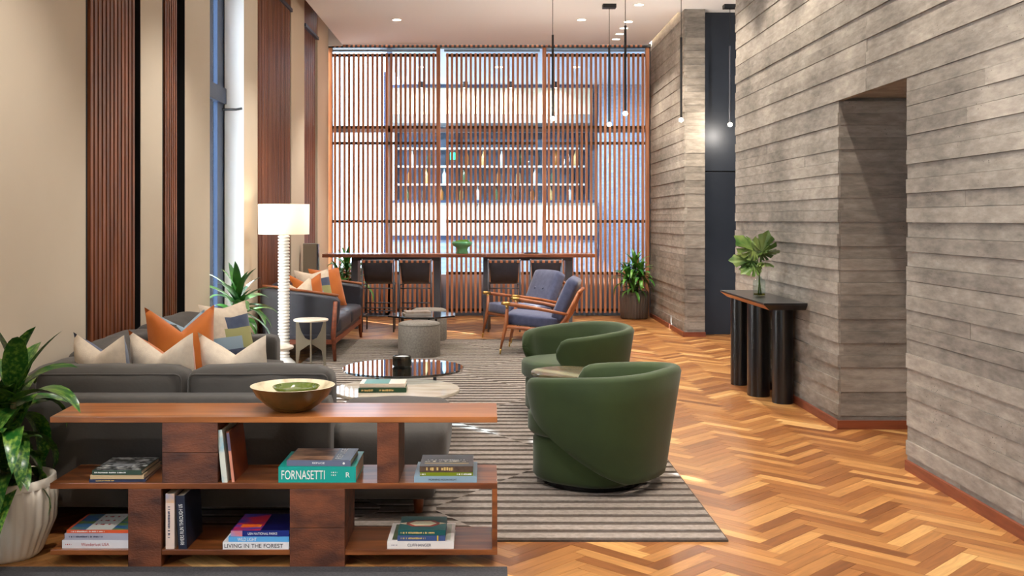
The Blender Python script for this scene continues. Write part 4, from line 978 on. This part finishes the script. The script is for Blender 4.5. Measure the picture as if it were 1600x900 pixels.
# ------------------------------------------------------------------ bar table and stools
tb = thing('bar_table', 'long walnut bar table on graphite trestle frames before the screen', 'bar table', (0, 0, 0))
MB().box(-2.30, -.02, 14.22, 14.86, 1.012, 1.06).build('top_board', BARTOP, tb, bevel=.004)
MB().box(-.018, 1.49, 14.22, 14.86, 1.012, 1.06).build('top_board', BARTOP, tb, bevel=.004)
for x0, x1 in ((-1.92, -.67), (-.063, 1.195)):
    for xa in (x0, x1-.09):
        MB().box(xa, xa+.09, 14.42, 14.76, 0, .96).build('leg', TRESTLE, tb, bevel=.004)
    MB().box(x0, x1, 14.42, 14.76, .962, 1.01).build('apron', TRESTLE, tb, bevel=.004)
def stool(label, x):
    t = thing('bar_stool', label, 'bar stool', (x, 14.0, 0), 0, 'bar stools at the long table')
    w = .215
    for s in (-1, 1):
        MB().tube([(s*w, .0, 0), (s*w, -.01, 1.0)], .012, 8).build('leg', STOOLM, t, True)
        MB().tube([(s*(w-.02), .375, 0), (s*(w-.02), .375, .66)], .011, 8).build('leg', STOOLM, t, True)
        MB().tube([(s*w, .0, .22), (s*(w-.02), .375, .22)], .008, 8).build('side_bar', STOOLM, t, True)
        MB().tube([(s*w, .0, .64), (s*(w-.02), .375, .64)], .008, 8).build('side_bar', STOOLM, t, True)
    for z, y in ((.60, 0), (.645, .37), (.33, .0), (.37, .37), (.22, .0), (.26, .37)):
        MB().tube([(-w, y, z), (w, y, z)], .008, 8).build('cross_bar', STOOLM, t, True)
    MB().tube([(-w-.01, -.01, .975), (w+.01, -.01, .975)], .013, 8).build('top_bar', STOOLM, t, True)
    ringp = []
    pl = [(-.035, .995), (-.045, .97), (-.03, .90), (-.005, .80), (.05, .70), (.14, .665), (.36, .66)]
    m = MB(); n = 11
    vs_ = []
    for (y, z) in pl:
        for i in range(n):
            u = i/(n-1)*2-1; k = 1-.10*max(0, (.95-z))*3 if z > .66 else .9
            vs_.append((u*(w-.012)*k, y-.012*(1-u*u), z))
    m.v = vs_; L_ = len(pl)
    m.f = [(j*n+i, j*n+i+1, (j+1)*n+i+1, (j+1)*n+i) for j in range(L_-1) for i in range(n-1)]; m.mi = [0]*len(m.f)
    o = m.build('leather_sling', BLKLEA, t, True); so = o.modifiers.new('thick', 'SOLIDIFY'); so.thickness = .008
    for i in range(6):
        xx = -.19+i*.076; MB().box(xx-.018, xx+.018, -.062, .008, .948, .985).build('strap_loop', TANLEA, t, bevel=.006)
    return t
for i, x in enumerate((-1.50, -.99, .225, .80)):
    stool(['bar stool with black sling at the left end of the long table', 'bar stool with black sling, second from the left', 'bar stool with black sling, third from the left beside the gap', 'bar stool with black sling at the right end behind lounge chairs'][i], x)
gb = thing('footed_bowl', 'mint green footed bowl filled with moss on the bar table', 'bowl', ((722-VX)*14.5/F, 14.5, 1.0605))
MB().lathe([(.085, 0), (.088, .008), (.075, .05), (.085, .085), (.13, .11), (.145, .14), (.142, .165), (.132, .168), (.128, .15), (.001, .15)], 40, cap1=False).build('bowl_body', mat('mint_glaze', (96, 168, 118), rough=.2), gb, True)
mo = cush(.19, .19, .05, puff=.01, wr=.015).xf(Matrix.Translation((0, 0, .158))).build('moss', mat('moss', (92, 134, 40), (60, 100, 30), scale=30, rough=1, bump=.5), gb, True)
tr_ = MB().lathe([(.10, 0), (.11, .012), (.104, .012), (.09, .006), (.001, .006)], 28, (.62, 14.5, 1.0605), cap1=False).build('small_tray', BLACKM, None, True); tag(tr_, 'small flat black tray on the right half of bar table', 'tray')

# ------------------------------------------------------------------ console table and vase
ct = thing('console_table', 'black console table on thick round columns against the concrete wall', 'console table', (0, 0, 0))
X0, X1, Y0, Y1 = 2.225, 2.575, 8.24, 9.80
MB().box(X0, X1, Y0, Y1, .848, .866).build('top', SATINBLK, ct, bevel=.003)
MB().add([(X0+.004, Y0+.004, .848), (X1, Y0+.004, .848), (X1, Y1-.004, .848), (X0+.004, Y1-.004, .848), (X0+.055, Y0+.05, .806), (X1, Y0+.05, .806), (X1, Y1-.05, .806), (X0+.055, Y1-.05, .806)],
         [(0, 1, 2, 3), (4, 7, 6, 5), (0, 4, 5, 1), (1, 5, 6, 2), (2, 6, 7, 3)]).build('bevelled_edge', SATINBLK, ct)
MB().add([(X0+.003, Y0+.004, .848), (X0+.003, Y1-.004, .848), (X0+.054, Y1-.05, .806), (X0+.054, Y0+.05, .806)], [(0, 1, 2, 3)]).build('copper_bevel', COPPERW, ct)
for x, y, r, ey in ((2.482, 8.62, .085, 1.15), (2.375, 8.98, .095, 1.2), (2.36, 9.58, .085, 1.15), (2.49, 9.30, .075, 1.15)):
    MB().lathe([(r, 0), (r, .806)], 40, (x, y, 0), ey=ey).build('column_leg', SATINBLK, ct, True, sharp=40)
vz = thing('glass_vase', 'small clear glass bottle vase on the black console', 'vase', (2.40, 9.05, .8665))
MB().lathe([(.05, .0), (.054, .004), (.054, .125), (.047, .14), (.024, .148), (.022, .165), (.028, .17)], 32, cap1=False).build('glass_body', GLASS, vz, True)
MB().lathe([(.048, .006), (.048, .022)], 28).build('water', glass_mat('vase_water', (206, 196, 130), .6), vz)
fn = thing('monstera_stems', 'bunch of split monstera leaves standing in the glass vase', 'foliage', (2.40, 9.05, .8705))
def monstera(S):
    m = MB(); N_ = 120; vs_ = [Vector((S*.25, 0, .0))]
    for i in range(N_):
        a = 2*PI*i/N_-PI; b = abs(a)
        r = S*(.62+.38*math.cos(a)*.55)*(1 if b < 2.6 else 1-.5*(b-2.6)/.54)
        if b < .25: r *= 1.18-.7*b
        ph = (b*7/PI) % 1.0
        if .35 < b < 2.5 and .36 < ph < .60: r *= .52
        p = Vector((S*.25+r*math.cos(a), r*math.sin(a)*.85, 0)); p.z = -.25*(p.x-S*.25)**2/S*1.2-.8*abs(p.y)**2/S+.02
        vs_.append(p)
    m.v = [tuple(v) for v in vs_]; m.f = [(0, 1+i, 1+(i+1) % N_) for i in range(N_)]; m.mi = [0]*N_
    return m.mesh('monstera_leaf', MONST)
for tip, nrm, S, tz in (((-.9, -.1, .12), (.1, -.75, .65), .20, .30), ((-.6, 0, .6), (.3, -.8, .45), .21, .36), ((.15, -.3, .8), (-.2, -.9, .25), .20, .34), ((.42, -.7, .3), (.3, -.5, .8), .17, .36),
                        ((.28, -.3, .75), (-.4, -.9, .1), .13, .42), ((-.7, -.4, -.25), (-.1, -.75, .65), .16, .27), ((.35, -.8, -.05), (.2, -.5, .8), .13, .28)):
    g_ = Vector(tip).normalized(); n_ = Vector(nrm); n_ = (n_-g_*n_.dot(g_)).normalized(); s_ = n_.cross(g_)
    bp_ = Vector((g_.x*.03-.005, g_.y*.03-.03, tz))
    MB().tube([(-bp_.x*.6, -bp_.y*.3, .006), (0, 0, .16), tuple(bp_)], .0045, 6).build('stem', mat('leaf_stem', (84, 116, 46), rough=.5), fn, True)
    o = link('monstera_leaf', monstera(S), fn); o.matrix_local = Matrix.Translation(bp_) @ Matrix((g_, s_, n_)).transposed().to_4x4()
